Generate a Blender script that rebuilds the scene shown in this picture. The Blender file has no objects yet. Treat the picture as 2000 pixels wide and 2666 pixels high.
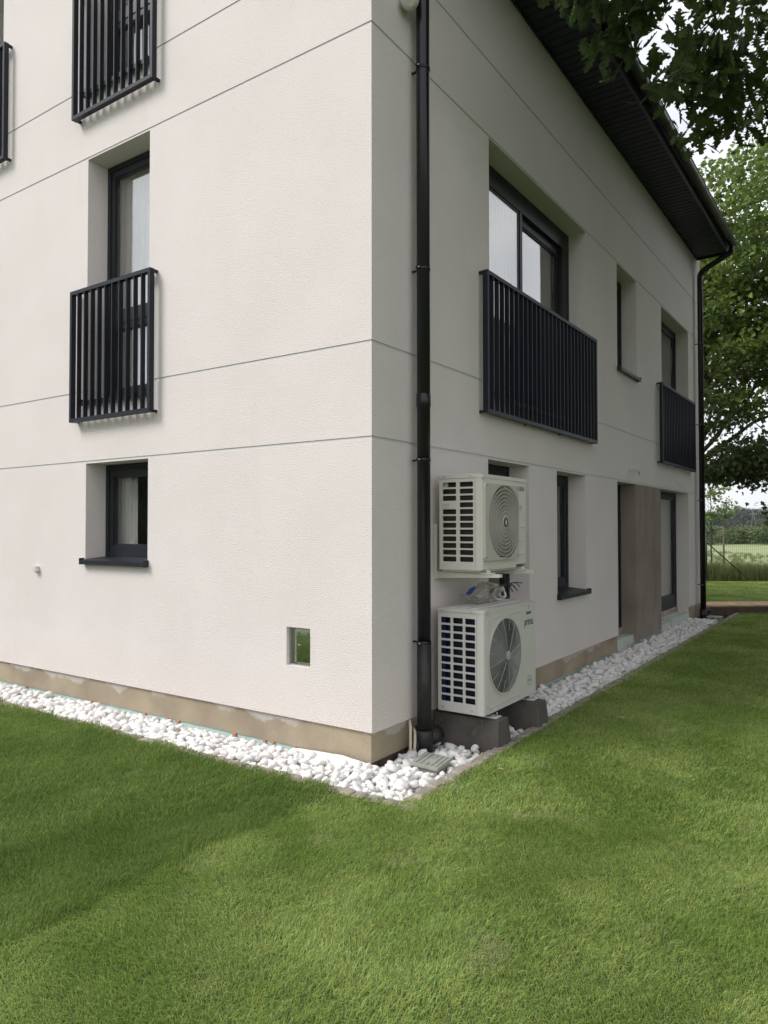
import bpy, bmesh, math, random
import numpy as np
from mathutils import Matrix, Vector
random.seed(7); rng = np.random.default_rng(7)
S = bpy.context.scene
COL = S.collection
PI = math.pi

# ---------------------------------------------------------------- camera
cam_d = bpy.data.cameras.new('camera'); cam = bpy.data.objects.new('camera', cam_d); COL.objects.link(cam)
CP = Vector((2.9114, -4.0779, 1.6))
R_ = Vector((0.82341, 0.56744, -0.00112)); U_ = Vector((0.01320, -0.01718, 0.99976)); F_ = Vector((-0.56729, 0.82323, 0.02164))
M = Matrix((R_, U_, -F_)).transposed().to_4x4(); M.translation = CP
cam.matrix_world = M
cam_d.sensor_fit = 'HORIZONTAL'; cam_d.sensor_width = 36.0; cam_d.lens = 36.0*1903.4/2000.0
cam_d.clip_start = 0.05; cam_d.clip_end = 6000
S.camera = cam

# ---------------------------------------------------------------- sky, sun, exposure
SUN_DIR = Vector((-0.60, -0.72, 0.95)).normalized()      # towards the sun
elev = math.asin(SUN_DIR.z); azim = math.atan2(SUN_DIR.x, SUN_DIR.y)
W = bpy.data.worlds.new('World'); S.world = W; W.use_nodes = True
nt = W.node_tree; nt.nodes.clear()
def nn(t, ty, **k):
    n = t.nodes.new(ty)
    for a, v in k.items(): setattr(n, a, v)
    return n
out = nn(nt, 'ShaderNodeOutputWorld')
sky = nn(nt, 'ShaderNodeTexSky', sky_type='NISHITA', sun_disc=False, sun_elevation=elev, sun_rotation=azim)
bg1 = nn(nt, 'ShaderNodeBackground'); bg1.inputs[1].default_value = 0.12
nt.links.new(sky.outputs[0], bg1.inputs[0])
tc = nn(nt, 'ShaderNodeTexCoord'); mp = nn(nt, 'ShaderNodeMapping'); mp.inputs['Scale'].default_value = (1, 1, 2.6)
nt.links.new(tc.outputs['Generated'], mp.inputs[0])
n1 = nn(nt, 'ShaderNodeTexNoise'); n1.inputs['Scale'].default_value = 3.0; n1.inputs['Detail'].default_value = 7; n1.inputs['Roughness'].default_value = .55
nt.links.new(mp.outputs[0], n1.inputs['Vector'])
cr = nn(nt, 'ShaderNodeValToRGB'); cr.color_ramp.elements[0].position = .33; cr.color_ramp.elements[1].position = .66
cr.color_ramp.elements[0].color = (.74, .765, .81, 1); cr.color_ramp.elements[1].color = (1.0, .99, .985, 1)
nt.links.new(n1.outputs['Fac'], cr.inputs[0])
bg2 = nn(nt, 'ShaderNodeBackground'); bg2.inputs[1].default_value = 0.70
nt.links.new(cr.outputs[0], bg2.inputs[0])
mxw = nn(nt, 'ShaderNodeMixShader'); mxw.inputs[0].default_value = .90
nt.links.new(bg1.outputs[0], mxw.inputs[1]); nt.links.new(bg2.outputs[0], mxw.inputs[2]); nt.links.new(mxw.outputs[0], out.inputs[0])
sd = bpy.data.lights.new('sun', 'SUN'); sd.energy = 1.5; sd.angle = math.radians(24); sd.color = (1.0, .965, .93)
sun = bpy.data.objects.new('sun', sd); COL.objects.link(sun)
sun.rotation_euler = SUN_DIR.to_track_quat('Z', 'Y').to_euler(); sun.location = (-8, -10, 14)
S.view_settings.view_transform = 'Standard'; S.view_settings.look = 'None'
S.view_settings.exposure = 0.90; S.view_settings.gamma = 1.0; S.view_settings.use_curve_mapping = False
S.render.engine = 'CYCLES'
S.cycles.max_bounces = 8; S.cycles.transparent_max_bounces = 12; S.cycles.diffuse_bounces = 4; S.cycles.glossy_bounces = 4

# ---------------------------------------------------------------- materials
MATS = {}
def mat(name, col, rough=.6, metal=0., spec=.5, col2=None, nscale=8., ndetail=4., lo=.35, hi=.65, fine=0., fscale=120.,
        bump=0., bscale=200., bdist=.002, stretch=(1, 1, 1), coat=0., trans=0., use_obj=False, streak=None, splash=False):
    m = bpy.data.materials.new(name); m.use_nodes = True; t = m.node_tree
    p = t.nodes['Principled BSDF']
    p.inputs['Base Color'].default_value = (*col, 1); p.inputs['Roughness'].default_value = rough
    p.inputs['Metallic'].default_value = metal; p.inputs['Specular IOR Level'].default_value = spec
    p.inputs['Coat Weight'].default_value = coat
    geo = nn(t, 'ShaderNodeNewGeometry'); mpp = nn(t, 'ShaderNodeMapping'); mpp.inputs['Scale'].default_value = stretch
    if use_obj:
        tcx = nn(t, 'ShaderNodeTexCoord'); t.links.new(tcx.outputs['Object'], mpp.inputs[0])
    else: t.links.new(geo.outputs['Position'], mpp.inputs[0])
    last = None
    if col2 is not None:
        n = nn(t, 'ShaderNodeTexNoise'); n.inputs['Scale'].default_value = nscale; n.inputs['Detail'].default_value = ndetail
        t.links.new(mpp.outputs[0], n.inputs['Vector'])
        r = nn(t, 'ShaderNodeMapRange'); r.inputs['From Min'].default_value = lo; r.inputs['From Max'].default_value = hi
        t.links.new(n.outputs['Fac'], r.inputs['Value'])
        mx = nn(t, 'ShaderNodeMix', data_type='RGBA'); mx.inputs['A'].default_value = (*col, 1); mx.inputs['B'].default_value = (*col2, 1)
        t.links.new(r.outputs[0], mx.inputs['Factor']); last = mx.outputs['Result']
    if streak:
        sc, thr, c3, amt = streak
        n = nn(t, 'ShaderNodeTexNoise'); n.inputs['Scale'].default_value = 1.0; n.inputs['Detail'].default_value = 5
        mq = nn(t, 'ShaderNodeMapping'); mq.inputs['Scale'].default_value = sc
        t.links.new(geo.outputs['Position'], mq.inputs[0]); t.links.new(mq.outputs[0], n.inputs['Vector'])
        r = nn(t, 'ShaderNodeMapRange'); r.inputs['From Min'].default_value = thr; r.inputs['From Max'].default_value = thr+.12; r.inputs['To Max'].default_value = amt
        t.links.new(n.outputs['Fac'], r.inputs['Value'])
        mx = nn(t, 'ShaderNodeMix', data_type='RGBA'); mx.inputs['B'].default_value = (*c3, 1)
        if last: t.links.new(last, mx.inputs['A'])
        else: mx.inputs['A'].default_value = (*col, 1)
        t.links.new(r.outputs[0], mx.inputs['Factor']); last = mx.outputs['Result']
    if splash is True:       # earth splashed up from the ground, thinning out over the first 30 cm
        sx = nn(t, 'ShaderNodeSeparateXYZ'); t.links.new(geo.outputs['Position'], sx.inputs[0])
        r1 = nn(t, 'ShaderNodeMapRange'); r1.inputs['From Min'].default_value = .55; r1.inputs['From Max'].default_value = .18; r1.inputs['To Max'].default_value = .5
        t.links.new(sx.outputs['Z'], r1.inputs['Value'])
        n = nn(t, 'ShaderNodeTexNoise'); n.inputs['Scale'].default_value = 55; n.inputs['Detail'].default_value = 6; n.inputs['Roughness'].default_value = .75
        t.links.new(geo.outputs['Position'], n.inputs['Vector'])
        ad = nn(t, 'ShaderNodeMath', operation='MULTIPLY'); r2 = nn(t, 'ShaderNodeMapRange'); r2.inputs['From Min'].default_value = .42; r2.inputs['From Max'].default_value = .68
        t.links.new(n.outputs['Fac'], r2.inputs['Value']); t.links.new(r1.outputs[0], ad.inputs[0]); t.links.new(r2.outputs[0], ad.inputs[1])
        mx = nn(t, 'ShaderNodeMix', data_type='RGBA'); mx.inputs['B'].default_value = (.56, .46, .34, 1)
        t.links.new(last, mx.inputs['A']); t.links.new(ad.outputs[0], mx.inputs['Factor']); last = mx.outputs['Result']
    if isinstance(splash, tuple):      # lime smears left along the top edge
        z0_, z1_, c4 = splash
        sx = nn(t, 'ShaderNodeSeparateXYZ'); t.links.new(geo.outputs['Position'], sx.inputs[0])
        r1 = nn(t, 'ShaderNodeMapRange'); r1.inputs['From Min'].default_value = z0_; r1.inputs['From Max'].default_value = z1_; t.links.new(sx.outputs['Z'], r1.inputs['Value'])
        n = nn(t, 'ShaderNodeTexNoise'); n.inputs['Scale'].default_value = 2.6; n.inputs['Detail'].default_value = 7; n.inputs['Roughness'].default_value = .6
        t.links.new(geo.outputs['Position'], n.inputs['Vector'])
        sm = nn(t, 'ShaderNodeMath', operation='ADD'); t.links.new(n.outputs['Fac'], sm.inputs[0])
        hf = nn(t, 'ShaderNodeMath', operation='MULTIPLY'); hf.inputs[1].default_value = .30; t.links.new(r1.outputs[0], hf.inputs[0]); t.links.new(hf.outputs[0], sm.inputs[1])
        r2 = nn(t, 'ShaderNodeMapRange'); r2.inputs['From Min'].default_value = .74; r2.inputs['From Max'].default_value = .80; r2.inputs['To Max'].default_value = .7; t.links.new(sm.outputs[0], r2.inputs['Value'])
        mx = nn(t, 'ShaderNodeMix', data_type='RGBA'); mx.inputs['B'].default_value = (*c4, 1)
        t.links.new(last, mx.inputs['A']); t.links.new(r2.outputs[0], mx.inputs['Factor']); last = mx.outputs['Result']
    if fine:
        n = nn(t, 'ShaderNodeTexNoise'); n.inputs['Scale'].default_value = fscale; n.inputs['Detail'].default_value = 2
        t.links.new(mpp.outputs[0], n.inputs['Vector'])
        r = nn(t, 'ShaderNodeMapRange'); r.inputs['From Min'].default_value = .3; r.inputs['From Max'].default_value = .7
        r.inputs['To Min'].default_value = 1-fine; r.inputs['To Max'].default_value = 1+fine
        t.links.new(n.outputs['Fac'], r.inputs['Value'])
        vm = nn(t, 'ShaderNodeVectorMath', operation='SCALE')
        if last: t.links.new(last, vm.inputs[0])
        else: vm.inputs[0].default_value = col
        t.links.new(r.outputs[0], vm.inputs['Scale']); last = vm.outputs[0]
    if last: t.links.new(last, p.inputs['Base Color'])
    if bump:
        n = nn(t, 'ShaderNodeTexNoise'); n.inputs['Scale'].default_value = bscale; n.inputs['Detail'].default_value = 3
        t.links.new(mpp.outputs[0], n.inputs['Vector'])
        b = nn(t, 'ShaderNodeBump'); b.inputs['Strength'].default_value = bump; b.inputs['Distance'].default_value = bdist
        t.links.new(n.outputs['Fac'], b.inputs['Height']); t.links.new(b.outputs[0], p.inputs['Normal'])
    if trans:
        tr = nn(t, 'ShaderNodeBsdfTranslucent'); ms = nn(t, 'ShaderNodeMixShader'); ms.inputs[0].default_value = trans
        if last: t.links.new(last, tr.inputs[0])
        else: tr.inputs[0].default_value = (*col, 1)
        o = t.nodes['Material Output']
        t.links.new(p.outputs[0], ms.inputs[1]); t.links.new(tr.outputs[0], ms.inputs[2]); t.links.new(ms.outputs[0], o.inputs[0])
    MATS[name] = m
    return m
PLASTER = mat('plaster', (.785, .724, .703), .92, spec=.2, col2=(.75, .690, .668), nscale=1.3, ndetail=6, fine=.10, fscale=120, bump=1.0, bscale=130, bdist=.006, streak=((5, 5, .7), .60, (.69, .645, .61), .22), splash=True)
GROOVE = mat('groove_profile', (.62, .605, .60), .7, fine=.05)
PLINTH = mat('plinth_mortar', (.40, .33, .235), .9, col2=(.285, .235, .172), nscale=2.2, ndetail=7, fine=.08, bump=.5, bscale=90, streak=((26, 26, 34), .70, (.60, .58, .54), .6), splash=(.05, .2, (.50, .485, .46)))
PILLAR = mat('pillar_mortar', (.30, .25, .205), .85, col2=(.215, .178, .148), nscale=2.2, ndetail=7, stretch=(1, 1.2, .7), fine=.06, bump=.3, bscale=60, streak=((9, 9, 1.2), .66, (.40, .36, .32), .6))
XPS = mat('insulation_foam', (.56, .61, .575), .8, col2=(.50, .52, .46), nscale=9, fine=.06, bump=.4, bscale=60, streak=((7, 7, 7), .6, (.42, .40, .33), .7))
XPSB = mat('insulation_blue', (.42, .62, .60), .8, col2=(.50, .60, .52), nscale=30, fine=.15, fscale=90, bump=.6, bscale=80)
ANTH = mat('anthracite_metal', (.015, .018, .026), .45, spec=.25, fine=.04)
FRAMEM = mat('anthracite_frame', (.014, .016, .022), .45, spec=.4, fine=.04)
BLACKM = mat('black_gutter_metal', (.006, .006, .009), .28, spec=.5)
PIPEDIRTY = mat('dusty_black_plastic', (.014, .014, .015), .5, col2=(.035, .033, .03), nscale=14, ndetail=6, lo=.45, hi=.8)
SOFFIT = mat('soffit_board', (.016, .018, .030), .42, spec=.3, fine=.1, fscale=60)
ROOFM = mat('roof_metal', (.03, .03, .034), .5)
DARKROOM = mat('interior_wall', (.66, .64, .60), .9)
CURTAIN = mat('curtain_cloth', (.74, .72, .67), .9, trans=.3)
ACW = mat('cream_sheet_metal', (.66, .625, .565), .42, spec=.4, fine=.015, fscale=20)
ACL = mat('light_grey_sheet_metal', (.63, .61, .575), .40, spec=.4, fine=.015, fscale=20)
ACG = mat('grille_plastic', (.50, .475, .43), .5, spec=.4)
ACGL = mat('fan_guard_wire', (.42, .42, .41), .4, spec=.5)
ACDARK = mat('fan_cavity', (.03, .03, .03), .7)
ACBLADE = mat('fan_blade_plastic', (.055, .055, .055), .5)
COILB = mat('condenser_brown', (.075, .065, .05), .6, col2=(.05, .043, .035), nscale=3, bump=.4, bscale=300, stretch=(1, 1, 6))
COILD = mat('condenser_blue', (.018, .03, .05), .45, col2=(.01, .015, .045), nscale=4, metal=.2)
PRINTK = mat('black_print', (.03, .03, .033), .5)
PRINTG = mat('green_print', (.10, .33, .17), .5)
PRINTB = mat('badge_blue', (.015, .025, .07), .3)
PRINTW = mat('badge_white', (.7, .7, .72), .4)
CONC = mat('dark_concrete', (.115, .10, .09), .85, col2=(.075, .066, .06), nscale=6, ndetail=6, fine=.08, bump=.4, bscale=70, streak=((6, 6, 6), .64, (.24, .22, .2), .6))
PEBBLE = mat('white_marble_pebble', (.77, .755, .74), .55, spec=.3, col2=(.68, .64, .60), nscale=12, ndetail=5, lo=.52, hi=.75, bump=.25, bscale=45, bdist=.003, streak=((34, 34, 34), .69, (.42, .36, .29), .55))
GRANITE = mat('granite_sett', (.37, .325, .28), .85, col2=(.25, .215, .18), nscale=7, ndetail=6, fine=.35, fscale=160, bump=.8, bscale=70, bdist=.005)
FLEECE = mat('white_fleece', (.74, .70, .67), .9, col2=(.6, .55, .49), nscale=7, lo=.5, hi=.75, bump=.4, bscale=50, bdist=.005)
SOIL = mat('bare_soil', (.075, .055, .04), .95, col2=(.13, .10, .075), nscale=9, ndetail=8, bump=1, bscale=35, bdist=.02)
COVERM = mat('grey_green_plastic', (.33, .335, .295), .6, col2=(.25, .255, .225), nscale=12, bump=.3, bscale=60)
STEEL = mat('galvanised_steel', (.55, .55, .55), .28, metal=1.0)
MIRROR = mat('polished_steel', (.62, .63, .62), .06, metal=1.0)
WHITEP = mat('white_plastic', (.66, .65, .62), .45)
BEIGEH = mat('beige_hose', (.56, .50, .40), .5)
WIREW = mat('white_cable', (.80, .78, .74), .5)
BLUET = mat('blue_tape', (.02, .05, .30), .5)
BLUED = mat('dark_blue_fin', (.006, .014, .065), .5)
ORANGE = mat('orange_foam', (.50, .22, .12), .8, bump=.6, bscale=90)
BARK = mat('bark', (.07, .058, .045), .95, col2=(.04, .034, .028), nscale=14, ndetail=7, stretch=(1, 1, .3), bump=.8, bscale=30, bdist=.02)
LEAFA = mat('oak_leaf', (.095, .135, .036), .55, spec=.3, col2=(.05, .082, .025), nscale=2.0, fine=.3, fscale=9, trans=.36)
LEAFB = mat('maple_leaf', (.23, .31, .07), .55, spec=.3, col2=(.13, .195, .05), nscale=.9, lo=.4, hi=.6, fine=.35, fscale=4, trans=.40)
LEAFC = mat('shrub_leaf', (.15, .20, .07), .6, col2=(.09, .13, .05), nscale=.7, fine=.3, fscale=3, trans=.25)
LEAFD = mat('conifer_leaf', (.052, .066, .040), .7, col2=(.035, .048, .03), nscale=.4, fine=.3, fscale=2)
LEAFF = mat('fallen_leaf', (.42, .36, .20), .7)
WOODN = mat('new_larch_board', (.62, .36, .19), .65, col2=(.36, .22, .12), nscale=5, ndetail=6, fine=.08)
WOODD = mat('dark_timber', (.12, .085, .06), .8, col2=(.08, .06, .045), nscale=6, bump=.3, bscale=40)
WOODG = mat('grey_post_wood', (.13, .11, .09), .9)
FENCEG = mat('green_fence_coating', (.012, .055, .042), .45)
FENCEW = mat('fence_wire', (.05, .065, .055), .5)
POLEM = mat('pole_wood', (.15, .14, .12), .9)
HILLM = mat('distant_forest', (.075, .10, .075), .95, col2=(.055, .08, .06), nscale=.02)

def glass_mat(r0=.23):
    m = bpy.data.materials.new('window_glass'); m.use_nodes = True; t = m.node_tree; t.nodes.clear()
    o = nn(t, 'ShaderNodeOutputMaterial'); gn = nn(t, 'ShaderNodeNewGeometry'); dt = nn(t, 'ShaderNodeVectorMath', operation='DOT_PRODUCT'); t.links.new(gn.outputs['Incoming'], dt.inputs[0]); t.links.new(gn.outputs['Normal'], dt.inputs[1])
    ab = nn(t, 'ShaderNodeMath', operation='ABSOLUTE'); t.links.new(dt.outputs['Value'], ab.inputs[0]); om = nn(t, 'ShaderNodeMath', operation='SUBTRACT'); om.inputs[0].default_value = 1; t.links.new(ab.outputs[0], om.inputs[1])
    pw = nn(t, 'ShaderNodeMath', operation='POWER'); pw.inputs[1].default_value = 5; t.links.new(om.outputs[0], pw.inputs[0])
    fr = nn(t, 'ShaderNodeMath', operation='MULTIPLY_ADD'); fr.inputs[1].default_value = 1-r0; fr.inputs[2].default_value = r0; t.links.new(pw.outputs[0], fr.inputs[0])   # Schlick reflectance per face
    tr = nn(t, 'ShaderNodeBsdfTransparent'); tr.inputs[0].default_value = (.93, .94, .935, 1)
    gl = nn(t, 'ShaderNodeBsdfGlossy'); gl.inputs['Roughness'].default_value = .004; gl.inputs['Color'].default_value = (1, 1, 1, 1)
    geo = nn(t, 'ShaderNodeNewGeometry'); n = nn(t, 'ShaderNodeTexNoise'); n.inputs['Scale'].default_value = 1.6; n.inputs['Detail'].default_value = 1
    b = nn(t, 'ShaderNodeBump'); b.inputs['Strength'].default_value = .12; b.inputs['Distance'].default_value = .02
    t.links.new(geo.outputs['Position'], n.inputs['Vector']); t.links.new(n.outputs['Fac'], b.inputs['Height']); t.links.new(b.outputs[0], gl.inputs['Normal'])
    mx = nn(t, 'ShaderNodeMixShader')
    t.links.new(fr.outputs[0], mx.inputs[0]); t.links.new(tr.outputs[0], mx.inputs[1]); t.links.new(gl.outputs[0], mx.inputs[2]); t.links.new(mx.outputs[0], o.inputs[0])
    return m
GLASS = glass_mat(); GLASSL = glass_mat(.055)
def film_mat():
    m = bpy.data.materials.new('plastic_film'); m.use_nodes = True; t = m.node_tree; t.nodes.clear()
    o = nn(t, 'ShaderNodeOutputMaterial'); tr = nn(t, 'ShaderNodeBsdfTransparent'); tr.inputs[0].default_value = (.86, .85, .83, 1)
    p = nn(t, 'ShaderNodeBsdfPrincipled'); p.inputs['Base Color'].default_value = (.55, .53, .50, 1); p.inputs['Roughness'].default_value = .12
    mx = nn(t, 'ShaderNodeMixShader'); lw = nn(t, 'ShaderNodeLayerWeight'); lw.inputs[0].default_value = .30
    t.links.new(lw.outputs['Facing'], mx.inputs[0]); t.links.new(tr.outputs[0], mx.inputs[1]); t.links.new(p.outputs[0], mx.inputs[2]); t.links.new(mx.outputs[0], o.inputs[0])
    return m
FILM = film_mat()

def lawn_mat(name, c1, c2, c3, base):
    """blades: world-space patches of tint, per-blade variation, a little translucency"""
    m = bpy.data.materials.new(name); m.use_nodes = True; t = m.node_tree; p = t.nodes['Principled BSDF']
    p.inputs['Roughness'].default_value = .5; p.inputs['Specular IOR Level'].default_value = .22
    geo = nn(t, 'ShaderNodeNewGeometry')
    def noise(s, d, lo, hi):
        n = nn(t, 'ShaderNodeTexNoise'); n.inputs['Scale'].default_value = s; n.inputs['Detail'].default_value = d
        t.links.new(geo.outputs['Position'], n.inputs['Vector'])
        r = nn(t, 'ShaderNodeMapRange'); r.inputs['From Min'].default_value = lo; r.inputs['From Max'].default_value = hi
        t.links.new(n.outputs['Fac'], r.inputs['Value']); return r.outputs[0]
    m1 = nn(t, 'ShaderNodeMix', data_type='RGBA'); m1.inputs['A'].default_value = (*c1, 1); m1.inputs['B'].default_value = (*c2, 1)
    t.links.new(noise(1.35, 6, .40, .62), m1.inputs['Factor'])
    m2 = nn(t, 'ShaderNodeMix', data_type='RGBA'); m2.inputs['B'].default_value = (*c3, 1)
    t.links.new(m1.outputs['Result'], m2.inputs['A']); t.links.new(noise(2.3, 4, .60, .86), m2.inputs['Factor'])
    last = m2.outputs['Result']
    if not base:
        at = nn(t, 'ShaderNodeAttribute'); at.attribute_name = 'shade'
        vm = nn(t, 'ShaderNodeVectorMath', operation='MULTIPLY')
        t.links.new(last, vm.inputs[0]); t.links.new(at.outputs['Color'], vm.inputs[1]); last = vm.outputs[0]
        tr = nn(t, 'ShaderNodeBsdfTranslucent'); ms = nn(t, 'ShaderNodeMixShader'); ms.inputs[0].default_value = .45
        t.links.new(last, tr.inputs[0]); o = t.nodes['Material Output']
        t.links.new(p.outputs[0], ms.inputs[1]); t.links.new(tr.outputs[0], ms.inputs[2]); t.links.new(ms.outputs[0], o.inputs[0])
    t.links.new(last, p.inputs['Base Color'])
    return m
GR1 = lawn_mat('lawn_blades', (.255, .365, .088), (.39, .495, .160), (.52, .54, .32), False)
GR2 = lawn_mat('lawn_blades_deep', (.140, .225, .046), (.20, .29, .07), (.26, .32, .11), False)
GRB = lawn_mat('lawn_soil_green', (.055, .085, .024), (.065, .095, .028), (.07, .09, .03), True)
MEAD = lawn_mat('meadow_blades', (.17, .215, .075), (.22, .25, .10), (.32, .31, .16), False)
MEADB = lawn_mat('meadow_ground', (.22, .27, .10), (.28, .32, .13), (.33, .33, .17), True)

# ---------------------------------------------------------------- mesh helpers
WP = {}
def finish(o, parent, world):
    pw = WP[parent.name] if parent else Vector((0, 0, 0))
    if parent: o.parent = parent
    o.location = Vector(world)-pw; WP[o.name] = Vector(world)
    return o
class MB:
    def __init__(s): s.v = []; s.f = []; s.m = []; s.sm = []
    def add(s, vs, fs, mi=0, smooth=False):
        b = len(s.v); s.v += [tuple(v) for v in vs]
        for f in fs: s.f.append([b+i for i in f]); s.m.append(mi); s.sm.append(smooth)
        return s
    def box(s, x0, x1, y0, y1, z0, z1, mi=0):
        x0, x1 = sorted((x0, x1)); y0, y1 = sorted((y0, y1)); z0, z1 = sorted((z0, z1))
        vs = [(x0, y0, z0), (x1, y0, z0), (x1, y1, z0), (x0, y1, z0), (x0, y0, z1), (x1, y0, z1), (x1, y1, z1), (x0, y1, z1)]
        return s.add(vs, [(0, 3, 2, 1), (4, 5, 6, 7), (0, 1, 5, 4), (1, 2, 6, 5), (2, 3, 7, 6), (3, 0, 4, 7)], mi)
    def hexa(s, vs, mi=0):
        return s.add(vs, [(0, 3, 2, 1), (4, 5, 6, 7), (0, 1, 5, 4), (1, 2, 6, 5), (2, 3, 7, 6), (3, 0, 4, 7)], mi)
    def tube(s, pts, r, n=8, mi=0, smooth=True, cap=True):
        pts = [Vector(p) for p in pts]; rs = r if isinstance(r, (list, tuple)) else [r]*len(pts)
        rings = []; prev = None
        for i, p in enumerate(pts):
            d = (pts[min(i+1, len(pts)-1)]-pts[max(i-1, 0)])
            d = d.normalized() if d.length > 1e-9 else Vector((0, 0, 1))
            a = prev if prev is not None else (Vector((1, 0, 0)) if abs(d.x) < .9 else Vector((0, 1, 0)))
            e1 = (a-d*a.dot(d)).normalized(); e2 = d.cross(e1); prev = e1
            rings.append([p+e1*rs[i]*math.cos(2*PI*k/n)+e2*rs[i]*math.sin(2*PI*k/n) for k in range(n)])
        vs = [v for rr in rings for v in rr]; fs = []
        for i in range(len(pts)-1):
            for k in range(n):
                k2 = (k+1) % n; fs.append((i*n+k, i*n+k2, (i+1)*n+k2, (i+1)*n+k))
        s.add(vs, fs, mi, smooth)
        if cap:
            b = len(s.v)-len(vs)
            s.f.append([b+k for k in range(n)][::-1]); s.m.append(mi); s.sm.append(False)
            s.f.append([b+(len(pts)-1)*n+k for k in range(n)]); s.m.append(mi); s.sm.append(False)
        return s
    def build(s, name, mats, parent=None, origin=None, recalc=False, bevel=0, **props):
        V = np.array(s.v, float)
        c = Vector(origin) if origin is not None else Vector((V.min(0)+V.max(0))/2)
        me = bpy.data.meshes.new(name)
        me.from_pydata([(v[0]-c.x, v[1]-c.y, v[2]-c.z) for v in s.v], [], s.f)
        for m in (mats if isinstance(mats, (list, tuple)) else [mats]): me.materials.append(m)
        me.polygons.foreach_set('material_index', s.m); me.polygons.foreach_set('use_smooth', s.sm)
        if recalc:
            bm = bmesh.new(); bm.from_mesh(me); bmesh.ops.remove_doubles(bm, verts=bm.verts, dist=1e-5); bmesh.ops.recalc_face_normals(bm, faces=bm.faces); bm.to_mesh(me); bm.free()
        if bevel:
            bm = bmesh.new(); bm.from_mesh(me)
            bmesh.ops.bevel(bm, geom=bm.edges[:], offset=bevel, segments=2, profile=.6, affect='EDGES'); bm.to_mesh(me); bm.free()
        me.update()
        o = bpy.data.objects.new(name, me); COL.objects.link(o)
        finish(o, parent, c)
        for k, v in props.items(): o[k] = v
        return o
def npmesh(name, V, loops, sizes, mats, parent=None, origin=(0, 0, 0), smooth=False, mi=None, **props):
    me = bpy.data.meshes.new(name); V = np.asarray(V, np.float32)-np.array(origin, np.float32)
    me.vertices.add(len(V)); me.vertices.foreach_set('co', V.ravel())
    me.loops.add(len(loops)); me.loops.foreach_set('vertex_index', np.asarray(loops, np.int32))
    me.polygons.add(len(sizes)); st = np.concatenate([[0], np.cumsum(sizes)[:-1]]).astype(np.int32)
    me.polygons.foreach_set('loop_start', st)
    me.polygons.foreach_set('use_smooth', np.full(len(sizes), smooth))
    for m in (mats if isinstance(mats, (list, tuple)) else [mats]): me.materials.append(m)
    if mi is not None: me.polygons.foreach_set('material_index', mi)
    me.update(calc_edges=True); me.validate()
    o = bpy.data.objects.new(name, me); COL.objects.link(o); finish(o, parent, origin)
    for k, v in props.items(): o[k] = v
    return o
def empty(name, loc, label, cat, group=None):
    o = bpy.data.objects.new(name, None); COL.objects.link(o); finish(o, None, loc); o.empty_display_size = .1
    o['label'] = label; o['category'] = cat
    if group: o['group'] = group
    return o
def tag(o, label, cat, group=None):
    o['label'] = label; o['category'] = cat
    if group: o['group'] = group
    return o
def clone(src, parent, world, rot=(0, 0, 0), scale=(1, 1, 1)):
    o = src.copy(); COL.objects.link(o); o.parent = parent
    o.location = Vector(world)-(WP[parent.name] if parent else Vector((0, 0, 0))); WP[o.name] = Vector(world)
    o.rotation_euler = rot; o.scale = scale
    return o
def mapper(side):
    if side == 'L': return lambda u, d, z: (u, -d, z)
    return lambda u, d, z: (d, u, z)
def ubox(mb, side, u0, u1, d0, d1, z0, z1, mi=0):
    a = mapper(side)(u0, d0, z0); b = mapper(side)(u1, d1, z1)
    mb.box(a[0], b[0], a[1], b[1], a[2], b[2], mi)
def relief(side, us, zs, fn, base=0., corner=None):
    """wall as a grid of cells, each at its own depth, with the step faces between them"""
    mb = MB(); mp_ = mapper(side); us = sorted(set(us)); zs = sorted(set(zs))
    nu, nz = len(us)-1, len(zs)-1
    D = [[fn((us[i]+us[i+1])/2, (zs[j]+zs[j+1])/2) for j in range(nz)] for i in range(nu)]
    def P(u, d, z):
        if corner is not None and abs(u-corner) < 1e-6 and 0 < d < .05: u = corner + (-d if side == 'L' else d)
        return mp_(u, base-d, z)
    for i in range(nu):
        for j in range(nz):
            d, m = D[i][j]
            if m is not None:
                mb.add([P(us[i], d, zs[j]), P(us[i+1], d, zs[j]), P(us[i+1], d, zs[j+1]), P(us[i], d, zs[j+1])], [(0, 1, 2, 3)], m)
            if i+1 < nu and D[i+1][j][0] != d:
                d2, m2 = D[i+1][j]; u = us[i+1]
                mb.add([P(u, d, zs[j]), P(u, d2, zs[j]), P(u, d2, zs[j+1]), P(u, d, zs[j+1])], [(0, 1, 2, 3)], m if d < d2 and m is not None else (m2 or 0))
            if j+1 < nz and D[i][j+1][0] != d:
                d2, m2 = D[i][j+1]; z = zs[j+1]
                mb.add([P(us[i], d, z), P(us[i+1], d, z), P(us[i+1], d2, z), P(us[i], d2, z)], [(0, 1, 2, 3)], 1 if max(d, d2) < .05 else 0)
    return mb

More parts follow.
